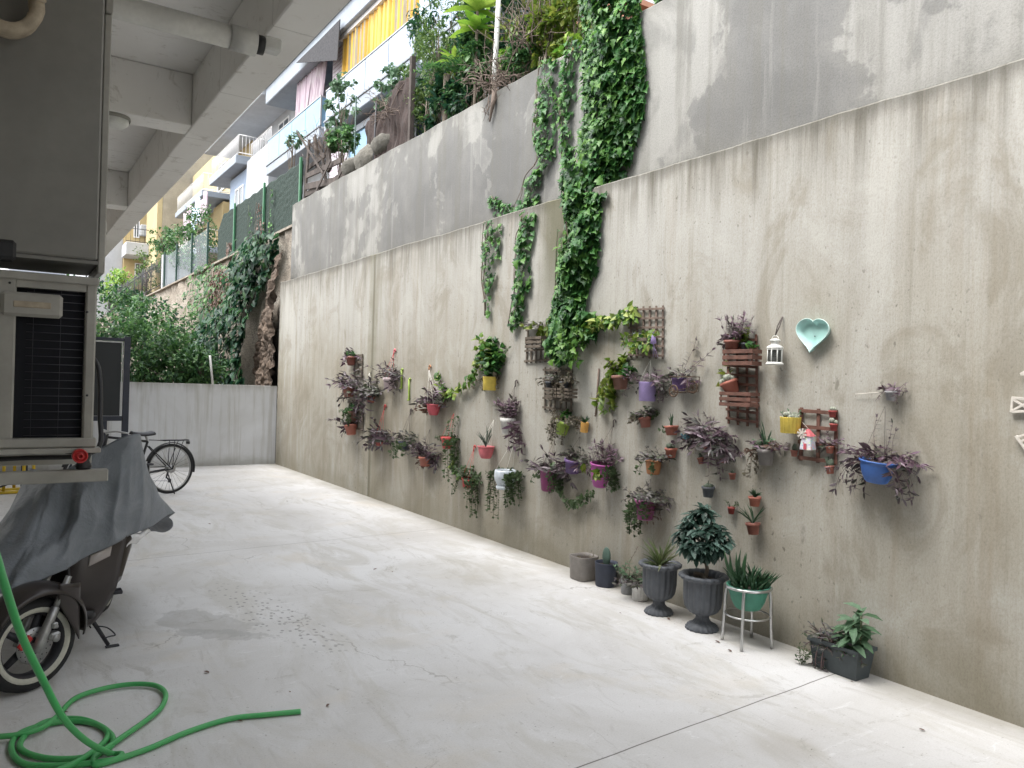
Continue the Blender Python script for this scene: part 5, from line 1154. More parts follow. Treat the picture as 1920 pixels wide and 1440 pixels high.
K('small silver grey pot with purple plant above the blue bowl', 1671, 742, 23, 18, 'silver', [('purp', 16, 18, 'bush', 10), ('purp', 3, 26, 'trail', 6)])

# --- on the floor along the wall
FG = 'pots standing on the floor along the wall'
K('square taupe pot standing at the left end of the floor row', 1095, 1067, 46, 44, 'taupe', [('dry', 6, 8, 'low', 6)], wall=False, name='floor_pot', square=5, group=FG, shape='cyl')
K('dark navy pot with a paddle cactus, second in the floor row', 1139, 1079, 44, 44, 'navy', [('paddle', 36)], wall=False, name='floor_pot', group=FG, shape='cyl')
K('small clear grey pot with a bare stick, between navy and white pots', 1177, 1100, 26, 30, 'clear', [('sage', 8, 26, 'up', 8), ('brown', 1, 74, 'tall', 5)], wall=False, name='floor_pot', group=FG, shape='cyl')
K('small white ribbed pot with a grey green plant', 1201, 1113, 31, 28, 'palewhite', [('purg', 22, 34, 'bush', 11), ('sage', 10, 34, 'up', 11)], wall=False, name='floor_pot', group=FG, shape='cyl', ribn=16)
K('grey fluted urn holding a pale striped spiky plant', 1239, 1108, 80, 96, 'slate', [('aloe', 22, 66, 4.5, 'l_spider', .8), ('aloe', 14, 50, 5, 'l_spider', 1.9)], wall=False, name='urn', cat='urn', group=FG, shape='urn', ribn=18)
def bush(root, rim, t, Rr, H, Mt, loc):
    b = MB(); top = rim+V((.02, -.03, 110*t))
    b.tube(catmull([rim+V((0, 0, -.02)), rim+V((0, -.03, 18*t)), rim+V((0, -.015, 40*t)), top], 4), [4.5*t*(1-.05*i) for i in range(13)], 0, 8)
    b.tube(catmull([rim+V((0, .04, -.01)), rim+V((-.03, .05, 8*t)), rim+V((0, 0, 6*t)), rim+V((-.04, -.05, 0))], 4), 3.5*t, 0, 7)
    for _ in range(14):
        s = rim+V((0, -.02, U(35, 60)*t)); q = rnd_dir(); e = s+V((q.x*30*t, q.y*42*t, abs(q.z)*60*t)); e.x = min(e.x, WX-.05); b.tube([s, s.lerp(e, .5)+V((0, 0, 6*t)), e], [1.6*t, 1.2*t, .7*t], 0, 5)
    b.build('trunk', M['bark'], root)
    b = MB(); c = rim+V((-.02, -.0, 78*t))
    for _ in range(150):
        q = rnd_dir()*(U(.35, 1)**.4); k = 1-.45*max(0, q.z); p = c+V((q.x*40*t*k, q.y*52*t*k, q.z*(58 if q.z > 0 else 36)*t)); p.x = min(p.x, WX-.06)
        for j in range(6):
            a = j*1.05+U(-.5, .5); d = V((math.cos(a), math.sin(a), U(-.9, .5)))+q*U(.2, .9); l = 18*t*U(.55, 1.3)
            if p.x+d.x*l > WX-.01: d.x *= -.3
            b.leaf(p, d, V((q.x*.3, q.y*.3, 1)), l, l*.42, 0, 'oval', .35)
    b.build('crown', M['l_bluegreen'], root)
K('grey fluted urn holding a dense dark leaved little tree', 1322, 1135, 92, 104, 'slate', [], wall=False, name='urn', cat='urn', group=FG, shape='urn', ribn=18, extra=bush)
# stool with green pot
pc = onZ(1431, 1205); tq = mpp(pc); pc.x = min(pc.x, WX-.24); pc = V((pc.x, pc.y+.03, 0))
stl = thing('metal_stool', 'round chrome plant stool with splayed legs right of the urns', 'stool', pc); hs_ = 108*tq; rr = 41*tq
b = MB(); b.tube([pc+V((rr*math.cos(a), rr*math.sin(a), hs_)) for a in [i*math.pi/16 for i in range(32)]], .0095, n=8, closed=True); b.build('ring', M['chrome'], stl)
b = MB(); b.tube([pc+V((rr*.98*math.cos(a), rr*.98*math.sin(a), hs_*.52)) for a in [i*math.pi/16 for i in range(32)]], .006, n=8, closed=True); b.build('foot_ring', M['chrome'], stl)
for k in range(4):
    a = math.radians(28+90*k); b = MB(); f_ = lambda s, z: pc+V((rr*s*math.cos(a), rr*s*math.sin(a), z))
    b.tube(catmull([f_(.93, hs_-.008), f_(1.0, hs_*.8), f_(1.03, hs_*.5), f_(1.1, .004)], 5), .010, n=8); b.build('leg', M['chrome'], stl)
gp_ = thing('floor_pot', 'green round pot with dense dark aloes resting in the chrome stool', 'flower pot', pc+V((0, 0, hs_*.60)), FG)
b = MB(); Hg = 44*tq; b.lathe(potprof('bowl', rr*.93, Hg), pc+V((0, 0, hs_*.62)), 28); b.build('pot', potmat('green'), gp_)
b = MB(); top = pc+V((0, 0, hs_*.62+Hg*.86)); b.lathe([(0, .002), (rr*.82, 0)], top, 18); b.build('soil', M['soil'], gp_)
b = MB()
for _ in range(90):
    a = U(0, 6.28); r_ = rr*.78*math.sqrt(U(0, 1)); p = top+V((r_*math.cos(a), r_*math.sin(a), 0)); d = V((U(-.5, .3), U(-.5, .5), 1))+V((math.cos(a)*.35, math.sin(a)*.35, 0))
    l = U(22, 46)*tq
    b.leaf(p, d, V((-d.x+.2, -d.y, .3)), l, 5.5*tq, 0, 'lance', .15, .45); b.leaf(p, d, V((d.y, -d.x, .3)), l*.95, 3*tq, 0, 'lance', .15, .45)
for i in range(9):
    p = top+V((U(-.04, .02), U(.02, .08), 0)); d = V((U(-.5, .2), U(-.1, .6), 1)); b.leaf(p, d, V((-1, 0, .3)), U(50, 78)*tq, 8*tq, 0, 'lance', .15, .45)
b.build('foliage', M['l_aloe'], gp_)
# trough
c0, c1 = onZ(1530, 1246), onZ(1618, 1275); tt = mpp(c0); xx = 4.085; c0.x = c1.x = xx
tr = thing('planter_trough', 'dark rectangular trough with purple runners and pale green leaves', 'planter', (xx+.07, (c0.y+c1.y)/2, .002), FG)
b = MB(); y0, y1 = c1.y-.015, c0.y+.01; hh = 56*tt; w0 = .065; w1 = .085; cx_ = xx+.085
def ringr(y0, y1, w, z): return [(cx_-w, y0, z), (cx_+w, y0, z), (cx_+w, y1, z), (cx_-w, y1, z)]
R1 = ringr(y0+.02, y1-.02, w0, .002)+ringr(y0, y1, w1, hh*.88)+ringr(y0-.01, y1+.01, w1+.01, hh*.885)+ringr(y0-.01, y1+.01, w1+.01, hh)+ringr(y0+.004, y1-.004, w1-.006, hh)+ringr(y0+.01, y1-.01, w1-.01, hh*.8)
b.add(R1, [(3, 2, 1, 0)]+[(4*k+i, 4*k+(i+1) % 4, 4*k+4+(i+1) % 4, 4*k+4+i) for k in range(5) for i in range(4)]); b.build('pot', potmat('trough'), tr)
b = MB(); b.add(ringr(y0+.008, y1-.008, w1-.009, hh*.84), [(0, 1, 2, 3)]); b.build('soil', M['soil'], tr)
def trb(a, c): return lambda: (V((cx_+U(-.05, .04), a+(c-a)*U(0, 1), hh*.85)), U(2.2, 4.1))
b = MB(); stems(b, trb(y1-.02, y1-.16), 16, 46*tt, 'purd', 16*tt, .9, .5, .1, (0, .2), WX-.02, .0025); stems(b, trb(y1-.04, y1-.1), 5, 90*tt, 'purp', 13*tt, .3, .9, .5, (-.4, .3), WX-.02, .004)
stems(b, trb(y0, y1), 14, 30*tt, 'purp', 12*tt, .4, .9, .25, (0, 0), WX-.02, .003); b.build('foliage', [M['stemp'], M['l_purg']], tr)
b = MB()
for k in range(6):
    p = V((cx_+U(-.04, .03), y0+.03+.018*k, hh*.85)); hgt = U(38, 82)*tt
    b.tube([p, p+V((-.02, -.01, hgt*.5)), p+V((-.02, -.01, hgt))], .004, 0, 6)
    for j in range(9):
        a = j*2.4+k; d = V((math.cos(a)*.9-.25, math.sin(a)*.9, U(-.1, .6))); z = hgt*(j+1)/9
        if d.x > 0: d.x *= .4
        b.leaf(p+V((-.02, -.01, z)), d, V((-.2, 0, 1)), 38*tt*U(.6, 1), 13*tt, 1, 'oval', .5)
b.build('foliage', [M['stem'], M['l_sage']], tr)
q = onZ(1503, 1246); t = thing('weed', 'small weed growing on the floor left of the trough', 'weed', q); b = MB(); stems(b, lambda: (q+V((U(-.01, .01), U(-.01, .01), 0)), U(0, 6.28)), 9, 34*tt, 'sage', 9*tt, 1, .35, .02, (0, 0), WX-.02, .001); b.build('foliage', [M['stem'], M['l_small']], t)

# ------------------------------------------------ trellises, crates
def slat(b, p, q, w, th, X, mi=0):
    d = q-p; Mr = Matrix((V((1, 0, 0)), d.normalized(), V((1, 0, 0)).cross(d.normalized()))).transposed(); b.box((p+q)/2, (th, d.length, w), mi, Mr, .001)
def trellis(label, x0, y0, x1, y1, nv, nh, mat, lean=0, w=4.2, ov=.06):
    cx, cy = (x0+x1)/2, (y0+y1)/2; pc = onX(cx, cy, WX-.012); t = mpp(pc)
    Wd = abs(onX(x0, cy, WX-.012).y-onX(x1, cy, WX-.012).y); Hh = abs(onX(cx, y0, WX-.012).z-onX(cx, y1, WX-.012).z); r = math.radians(lean)
    e1 = V((0, math.cos(r), -math.sin(r)))*-1; e2 = V((0, math.sin(r)*-1, math.cos(r)))
    b = MB()
    for i in range(nv):
        u = (i/(nv-1)-.5)*Wd*(1-2*ov); o = pc+e1*u; slat(b, o-e2*Hh/2, o+e2*Hh/2, w*t, .007, 0)
    for j in range(nh):
        v = (j/(nh-1)-.5)*Hh*(1-2*ov); o = pc+e2*v+V((-.0085, 0, 0)); slat(b, o-e1*Wd/2, o+e1*Wd/2, w*t, .007, 0)
    return tag(b.build('wall_trellis', M[mat]), label, 'trellis', 'wooden trellises on the beige wall')
def crate(label, x0, y0, x1, y1, mat='woodr', dep=.10, n=3):
    cx, cy = (x0+x1)/2, (y0+y1)/2; X = WX-.025-dep; p = onX(x0, cy, X); q = onX(x1, cy, X); za, zb = onX(cx, y0, X).z, onX(cx, y1, X).z
    b = MB(); ya, yb = min(p.y, q.y), max(p.y, q.y); ya = ya+dep*.0; sh = (za-zb)/(n*1.35); X2 = WX-.024
    for i in range(n):
        z = zb+sh*.5+(za-zb-sh)*i/(n-1); b.boxr(X, X+.006, ya, yb, z-sh/2, z+sh/2, bev=.001)
        b.boxr(X+.0065, X2, ya, ya+.006, z-sh/2, z+sh/2); b.boxr(X+.0065, X2, yb-.006, yb, z-sh/2, z+sh/2)
    for y in (ya+.009, yb-.009): b.boxr(X+.0065, X+.014, y-.005, y+.005, zb, za)
    b.boxr(X+.0065, X2, ya+.007, yb-.007, zb+.003, zb+.009)
    tag(b.build('wall_crate', M[mat]), label, 'crate', 'small wooden crates on the trellises'); return X, ya, yb, za, zb
trellis('narrow dark trellis at the left end of the pots', 663, 664, 680, 708, 3, 4, 'woodd')
trellis('dark trellis behind the brown pot in the left column', 652, 752, 682, 806, 3, 4, 'woodd')
trellis('grey trellis holding the crate with the white pot', 985, 612, 1035, 680, 6, 4, 'woodd', 2)
trellis('grey trellis with two dark crates above the lime pot', 1018, 690, 1074, 772, 6, 5, 'woodd', -2)
trellis('grey brown trellis beside the creeper tip with a pale green garland', 1178, 574, 1246, 672, 6, 6, 'wood', -2)
trellis('tall red brown trellis carrying two slatted crates', 1361, 626, 1422, 798, 4, 10, 'woodr', -3, 5)
trellis('small red brown trellis behind the windmill house', 1497, 766, 1571, 868, 3, 4, 'woodr', -1, 7)
crate('grey crate under the little white pot', 984, 631, 1014, 652, 'woodd')
crate('dark grey crate at the left on the trellis above the lime pot', 1020, 727, 1042, 745, 'woodd')
crate('dark grey crate at the right on the trellis above the lime pot', 1044, 728, 1066, 746, 'woodd')
crate('upper red brown slatted crate full of purple plants', 1354, 655, 1410, 685, n=3)
crate('lower red brown slatted crate with the woolly cactus pot', 1348, 735, 1406, 762, n=3)
crate('weathered crate on the trellis with the pale green garland', 1178, 634, 1212, 650, 'woodd', n=2)
K('little white pot with a silvery succulent standing in a grey crate', 1000, 623, 19, 16, 'white', [('purg', 16, 22, 'bush', 7), ('yg', 6, 24, 'low', 8, (0, -.9))])
K('purple sprig pot in the upper red brown crate', 1372, 648, 30, 20, 'terrad', [('purp', 16, 40, 'up', 13), ('purp', 10, 30, 'arch', 12, (0, .3))])
K('small pot with yellow green leaves at the right of the upper crate', 1397, 650, 16, 14, 'slate', [('yg', 5, 24, 'up', 9, (0, .3)), ('ivy', 4, 18, 'low', 9, (0, -.6))])
K('terracotta pot of woolly cacti lying tilted on the lower crate', 1370, 726, 34, 24, 'terra', [('balls', 18, 6, 'cactw'), ('yg', 2, 36, 'up', 11, (0, .6)), ('yg', 1, 40, 'low', 13, (0, 1.0))], tilt=-20, lean=12)
K('dark little pot with a dry sprig in the left crate above the lime pot', 1031, 722, 19, 13, 'slate', [('purg', 10, 26, 'bush', 8), ('dry', 6, 22, 'low', 6)])
K('dark little pot with wilted stems in the right crate above the lime pot', 1058, 722, 18, 13, 'slate', [('dry', 10, 26, 'bush', 6), ('dry', 5, 34, 'trail', 6)])
K('small dark pot with yellow green leaves in the weathered crate', 1196, 632, 20, 14, 'slate', [('yg', 6, 30, 'low', 9), ('pothos', 4, 36, 'trail', 9)])

# ------------------------------------------------ leafy garlands
def garland(label, path, n, L, style, spread=.03, off=.03):
    pts = catmull([onX(x, y, WX-off) for x, y in path], 8); st = ST[style]
    t = thing('leafy_garland', label, 'vine', pts[0], 'leafy garlands strung along the pots'); b = MB(); b.tube(pts, .0025, 0, 5, cap=False)
    for _ in range(n):
        p = pts[R_.randrange(len(pts))]+V((U(-spread, 0), U(-spread, spread), U(-spread, spread))); p.x = min(p.x, WX-.02)
        d = V((U(-.6, 0), U(-1, 1), U(-1, .4))); l = L*U(.6, 1.2); b.leaf(p, d, V((-1, U(-.5, .5), U(0, 1))), l, l*st[2], 1, st[1], .3)
    b.build('foliage', [M[st[3]], M[st[0]]], t)
garland('bright garland strung from the yellow pot over to the pink pot', [(900, 672), (893, 700), (878, 716), (858, 735), (845, 738), (832, 725), (826, 700)], 150, .07, 'pothos', .045)
garland('green garland strung between the thick creeper and the right trellis', [(1100, 612), (1120, 610), (1140, 605), (1165, 596), (1185, 588), (1196, 592)], 150, .07, 'pothos', .05)
garland('yellow green garland looping over the weathered crate', [(1176, 640), (1190, 650), (1205, 645), (1215, 655), (1225, 640), (1222, 625), (1236, 628)], 40, .05, 'pothos', .03, .13)
garland('dangling yellow green strand below the brown pot', [(1142, 695), (1138, 712), (1135, 735), (1128, 750), (1134, 768), (1132, 778)], 26, .07, 'yg', .02)
garland('dark green garland sagging between the magenta pots', [(1046, 905), (1058, 930), (1070, 940), (1080, 945), (1090, 938), (1102, 936), (1112, 922)], 110, .045, 'small', .035)
garland('bright vine strand under the red printed pot', [(848, 846), (852, 860), (850, 872), (856, 885), (866, 896)], 60, .055, 'pothos', .022)
garland('thin green strand trailing left of the yellow pot', [(940, 666), (948, 662), (954, 652)], 8, .035, 'small', .012)
garland('green vine hanging from the ledge above the white pot crate', [(1042, 600), (1034, 612), (1030, 628), (1028, 640)], 46, .05, 'yg', .04)

# ------------------------------------------------ small wall things
def hang_strip(label, px, y0, y1, colr, w=3, top=True):
    a_, c_ = onX(px, y0, WX-.012), onX(px, y1, WX-.012); b = MB(); t = mpp(a_); b.tube([a_, a_.lerp(c_, .5), c_, c_+V((-.01, .02, -.002))], w*t*.5, 0, 8)
    if top: b.tube(arc(a_+V((0, -w*t*.6, 0)), w*t*.6, 0, math.pi, 6, (0, 1, 0), (0, 0, 1)), w*t*.4, 0, 6)
    return tag(b.build('empty_hanger', potmat(colr)), label, 'hook', 'empty plastic hangers on the wall')
hang_strip('green plastic hanger with a loop beside the pale pink pot', 753, 694, 728, 'lime', 4)
hang_strip('straight green plastic hanger left of the orange hook', 767, 712, 750, 'lime', 4)
q = onX(1225, 640, WX-.16); b = MB(); t = mpp(q)
b.lathe([(0, 0), (6*t, 2*t), (4*t, 14*t), (1.5*t, 22*t), (0, 24*t)], q-V((0, 0, 6*t)), 14)
for dy in (-9, -3, 4): b.tube([q+V((0, 0, -4*t)), q+V((.02, dy*t, -30*t))], .0016, n=5)
tag(b.build('hanger_hook', potmat('lav')), 'violet plastic cord hanger over the lavender pot', 'hook')
b = MB(); a_, c_ = onX(1123, 691, WX-.01), onX(1117, 778, WX-.01); b.tube([a_, c_], .008, n=8); b.tube([c_, c_+V((-.01, 0, -.01))], .008)
tag(b.build('brown_stick', M['wood']), 'brown stick fixed upright on the wall above the amber pot', 'stick')
b = MB(); a_, c_ = onX(1604, 739, WX-.02), onX(1662, 735, WX-.03); b.tube([a_, c_], .0022, n=8)
tag(b.build('white_rod', M['woodw']), 'thin white rod sticking out left of the silver pot', 'rod')
# teal fish
q = onX(1287, 819, WX-.02); t = mpp(q); fs_ = thing('toy_fish', 'tiny teal fish ornament left of the huge purple plant', 'ornament', q)
b = MB(); b.sphere(q, 8*t, 0, 14, (.35, 1.0, .72)); b.build('body', pm('teal', (.02, .22, .27), .4, .2, 30), fs_)
b = MB(); ty = q+V((0, 8*t, 0)); vs = [ty+V((0, -2*t, 0)), ty+V((0, 6*t, 6*t)), ty+V((0, 4*t, 0)), ty+V((0, 6*t, -6*t))]; b.add(vs+[v+V((-.004, 0, 0)) for v in vs], [(0, 1, 2, 3), (7, 6, 5, 4), (0, 4, 5, 1), (1, 5, 6, 2), (2, 6, 7, 3), (3, 7, 4, 0)]); b.build('tail_fin', pm('teal fin', (.02, .18, .24), .4, .2, 30), fs_)
# toy cart with violet pot
q = onX(1275, 735, WX-.14); t = mpp(q); ct = thing('toy_cart', 'brown wire toy cart with two spoked wheels holding a violet pot', 'cart', q)
for (px, py, X, r) in ((1263, 733, WX-.17, 10.5), (1299, 726, WX-.04, 11)):
    c = onX(px, py, X); r *= mpp(c); b = MB(); b.tube([c+V((0, r*math.cos(a), r*math.sin(a))) for a in [i*math.pi/12 for i in range(24)]], .0058, n=7, closed=True)
    for k in range(4): a = k*math.pi/4+.2; e = V((0, r*math.cos(a), r*math.sin(a))); b.tube([c-e, c+e], .0036, n=5)
    b.sphere(c, .009, 0, 8); b.build('wheel', M['rust'], ct)
b = MB(); ca, cb = onX(1263, 733, WX-.17), onX(1299, 726, WX-.04); b.tube([ca, cb], .003, n=5)
fr = [onX(1256, 706, WX-.16), onX(1290, 706, WX-.16), onX(1288, 734, WX-.16), onX(1264, 736, WX-.16)]; b.tube(fr, .003, n=5, closed=True)
fr2 = [v+V((.12, 0, 0)) for v in fr]; b.tube(fr2, .003, n=5, closed=True)
for u, w in zip(fr, fr2): b.tube([u, w], .003, n=5)
b.build('frame', M['rust'], ct)
K('violet pot riding in the toy cart with a long arm to the upper right', 1274, 721, 30, 24, 'violet', [('purg', 14, 26, 'bush', 9, (0, .3)), ('purd', 3, 84, 'tall', 10, (0, -.75)), ('purp', 6, 24, 'low', 9)], shape='deep')
# lantern
q = onX(1453, 656, WX-.075); t = mpp(q); ln = thing('hanging_lantern', 'white enamel candle lantern hanging by a grey strap beside the heart', 'lantern', q-V((0, 0, 30*t)))
z0 = q.z-28*t; c = V((q.x, q.y, z0))
b = MB(); b.lathe([(0, 0), (16*t, 0), (16.5*t, 2*t), (14*t, 5*t), (0, 5.5*t)], c, 24); b.build('base', M['lant'], ln)
b = MB(); b.lathe([(14.5*t, 30*t), (15.5*t, 31.5*t), (14*t, 34*t), (8*t, 38*t), (7*t, 39*t), (7*t, 44*t), (10.5*t, 44.5*t), (9*t, 47*t), (3*t, 49*t), (0, 49.5*t)], c, 24)
b.lathe([(14.5*t, 30*t), (0, 30.5*t)], c, 24); b.build('roof', M['lant'], ln)
b = MB()
for k in range(8): a = k*math.pi/4+.2; p = c+V((13.5*t*math.cos(a), 13.5*t*math.sin(a), 4.5*t)); b.tube([p, p+V((0, 0, 26*t))], 1.15*t, n=6)
b.tube([c+V((13.6*t*math.cos(a), 13.6*t*math.sin(a), 28.5*t)) for a in [i*math.pi/12 for i in range(24)]], 1.1*t, n=6, closed=True); b.build('frame', M['lant'], ln)
b = MB(); b.lathe([(12.6*t, 5.5*t), (12.6*t, 29.5*t)], c, 8); b.build('glass', M['heartglass'], ln)
b = MB(); b.lathe([(0, 5.6*t), (4*t, 5.6*t), (4*t, 14*t), (0, 14*t)], c, 12); b.build('candle', M['woodw'], ln)
b = MB(); b.tube(arc(c+V((0, 0, 47*t)), 8*t, 0, math.pi, 10, (0, 1, 0), (0, 0, 1)), .7*t, n=5); b.build('handle', M['lant'], ln)
hk = onX(1467, 594, WX-.008); b = MB(); top = c+V((0, 0, 55*t))
b.tube([hk, hk.lerp(top, .5)+V((-.01, .004, 0)), top], 1.2*t, n=6); b.tube([hk+V((0, -.004, 0)), hk.lerp(top, .55)+V((-.0, -.006, 0)), top], 1.2*t, n=6); b.build('strap', M['string_d'], ln)
# heart bowl
hc_ = onX(1525, 630, WX-.03); t = mpp(hc_); ht = thing('heart_bowl', 'mint green heart shaped bowl hung on the wall', 'bowl', hc_)
def heart(a):
    x = 16*math.sin(a)**3; y = 13*math.cos(a)-3.3*math.cos(2*a)-1.2*math.cos(3*a)-.5*math.cos(4*a); return x/16.5, (y+2.6)/13.4
n = 72; HP = [heart(2*math.pi*i/n) for i in range(n)]; tl = math.radians(-5); hw, hh2 = 34*t*1.08, 33*t
def hpt(s, x, i):
    u, v = HP[i]; u *= s; v *= s; u, v = u*math.cos(tl)-v*math.sin(tl), u*math.sin(tl)+v*math.cos(tl); return V((x, hc_.y-u*hw, hc_.z+v*hh2))
XB = WX-.003
prof = [(0.0, XB-.006), (.5, XB-.006), (.74, XB-.007), (.80, XB-.012), (.96, XB-.046)]
vs = []; fs = []
for (s, x) in prof+[(1.0, XB-.048), (.99, XB-.044), (.84, XB-.004), (.78, XB-.0)]: vs += [hpt(s, x, i) for i in range(n)]
for k in range(len(prof)+3):
    for i in range(n): fs.append((k*n+i, k*n+(i+1) % n, (k+1)*n+(i+1) % n, (k+1)*n+i))
b = MB(); b.add(vs, fs, 0, True); b.build('bowl', M['mint'], ht)
b = MB(); b.tube([hpt(.982, XB-.048, i) for i in range(n)], .0022, n=6, closed=True); b.build('rim', M['mint_e'], ht)
b = MB(); b.tube([hc_+V((.018, 0, .0)), hc_+V((.012, 0, 0))], .0035, n=8); b.build('screw', M['iron'], ht)
# windmill house
q = onX(1515, 826, WX-.07); t = mpp(q); wh = thing('windmill_house', 'little painted windmill house with a pink roof on the small trellis', 'ornament', q-V((0, 0, 17*t)))
b = MB(); w0, w1 = 12*t, 9*t; z0, z1 = q.z-17*t, q.z+8*t
vs = [(q.x+sx*w0*.7, q.y+sy*w0, z0) for sx, sy in ((-1, -1), (1, -1), (1, 1), (-1, 1))]+[(q.x+sx*w1*.7, q.y+sy*w1, z1) for sx, sy in ((-1, -1), (1, -1), (1, 1), (-1, 1))]
b.add(vs, [(3, 2, 1, 0), (4, 5, 6, 7), (0, 1, 5, 4), (1, 2, 6, 5), (2, 3, 7, 6), (3, 0, 4, 7)])
def mhouse():
    m_, n = newmat('painted flowers white'); vo = n.new('ShaderNodeTexVoronoi'); n.l.new(n.vec((70, 70, 70)), vo.inputs['Vector']); vo.inputs['Scale'].default_value = 1
    c = n.mix(n.smooth(vo.outputs['Distance'], .42, .3), (.62, .62, .66), vo.outputs['Color']); c = n.mix(.45, c, (.62, .60, .64)); n.out(c, .5); return m_
b.build('wall', mhouse(), wh)
b = MB(); vs = [(q.x+sx*w1*.95, q.y+sy*w1*1.25, z1+.001) for sx, sy in ((-1, -1), (1, -1), (1, 1), (-1, 1))]+[(q.x-.01, q.y, z1+14*t), (q.x+.01, q.y, z1+14*t)]
b.add(vs, [(3, 2, 1, 0), (0, 1, 5, 4), (2, 3, 4, 5), (1, 2, 5), (3, 0, 4)]); b.build('roof', potmat('rosa'), wh)
b = MB(); dz = z0+.002; b.boxr(q.x-w0*.72-.003, q.x-w0*.70, q.y-3*t, q.y+3*t, dz, dz+11*t); b.build('door', potmat('pink'), wh)
b = MB(); sc = onX(1503, 813, q.x-.03)
for k in range(8):
    a = k*math.pi/4+.2; d = V((0, math.cos(a), math.sin(a))); w = V((0, -math.sin(a), math.cos(a)))*2.0*t; p0 = sc+d*2*t; p1 = sc+d*10*t
    vs = [p0-w*.4, p0+w*.4, p1+w, p1-w]; b.add(vs+[v+V((.003, 0, 0)) for v in vs], [(0, 1, 2, 3), (7, 6, 5, 4), (0, 4, 5, 1), (1, 5, 6, 2), (2, 6, 7, 3), (3, 7, 4, 0)])
b.tube([sc+V((-.004, 0, 0)), sc+V((.02, 0, 0))], 1.6*t, n=8); b.build('sails', M['woodw'], wh)
b = MB(); b.tube([V((q.x, q.y, z1+14*t)), onX(1503, 790, WX-.04)], .0012, n=5); b.build('cord', M['string_w'], wh)
# white wood miniatures at the right edge
def mini(label, bars):
    b = MB()
    for (x0, y0, x1, y1, w) in bars: p, q = onX(x0, y0, WX-.02), onX(x1, y1, WX-.02); slat(b, p, q, w*mpp(p), .01+.002*R_.random(), 0)
    tag(b.build('white_wood_ornament', M['woodw']), label, 'ornament', 'white wooden ornaments at the right edge of the wall')
mini('white wooden ornament with a crossed brace, middle of the three at the right edge', [(1897, 746, 1950, 750, 5), (1898, 772, 1950, 770, 5), (1899, 746, 1896, 773, 4), (1898, 748, 1935, 771, 4), (1897, 771, 1935, 750, 4)])
mini('white wooden rail ornament, lowest of the three at the right edge', [(1905, 817, 1925, 845, 5), (1907, 820, 1950, 806, 4), (1913, 828, 1950, 815, 4), (1920, 838, 1950, 825, 4)])
mini('white pointed wooden ornament, highest of the three at the right edge', [(1914, 702, 1935, 690, 5), (1914, 702, 1940, 703, 4), (1935, 690, 1950, 703, 5)])

# ================================================================== GREEN HOSE
hp = []
def F_(x, y, z=.014): hp.append(onZ(x, y, z))
pts_air = []
a0 = onZ(228, 1414, .014)
up = [(-.55, 1.35, 1.55), (-.30, 1.55, 1.30)]
air = []
for (px, py, dep) in ((-60, 900, 1.9), (-12, 1030, 2.15), (8, 1095, 2.3), (40, 1190, 2.5), (78, 1270, 2.7), (118, 1345, 2.9), (160, 1388, 3.08)):
    d = ray(px, py); air.append(CC+d*(dep/FPX))
hp += air
for x, y in ((205, 1412), (228, 1414)): F_(x, y)
for x, y in ((215, 1424), (160, 1432), (100, 1436), (45, 1432), (22, 1408), (30, 1380), (70, 1362), (130, 1352), (180, 1358), (210, 1380), (205, 1402), (160, 1420), (90, 1422), (40, 1405), (48, 1378), (90, 1352), (150, 1348), (195, 1366), (200, 1385)): F_(x, y, .016)
for x, y in ((170, 1412), (120, 1440), (60, 1455), (-30, 1440), (-60, 1410), (-20, 1385), (30, 1378), (75, 1366)): F_(x, y, .028)
for x, y in ((105, 1345), (140, 1310), (190, 1292), (245, 1283), (290, 1285), (310, 1300), (303, 1325), (275, 1350), (225, 1385), (190, 1410), (175, 1424)): F_(x, y, .02)
for x, y in ((180, 1434), (215, 1425), (280, 1403), (350, 1373), (430, 1348), (500, 1340), (563, 1334)): F_(x, y, .014)
hs2 = thing('garden_hose', 'bright green garden hose dropping from the left and coiled on the floor', 'hose', a0)
b = MB(); hpp = catmull(hp, 7); b.tube(hpp, .0125, n=12, cap=False)
for i in range(len(b.v)):
    x, y, z = b.v[i]; b.v[i] = (x, y, max(z, .0015))
b.build('hose_body', M['hose'], hs2)
b = MB(); e = hpp[-1]; d = (hpp[-1]-hpp[-3]).normalized(); b.tube([e-d*.001, e+d*.004], [.0126, .0128], n=12); b.build('cut_end', pm('hose cut end', (.35, .55, .4), .5, .2, 30), hs2)
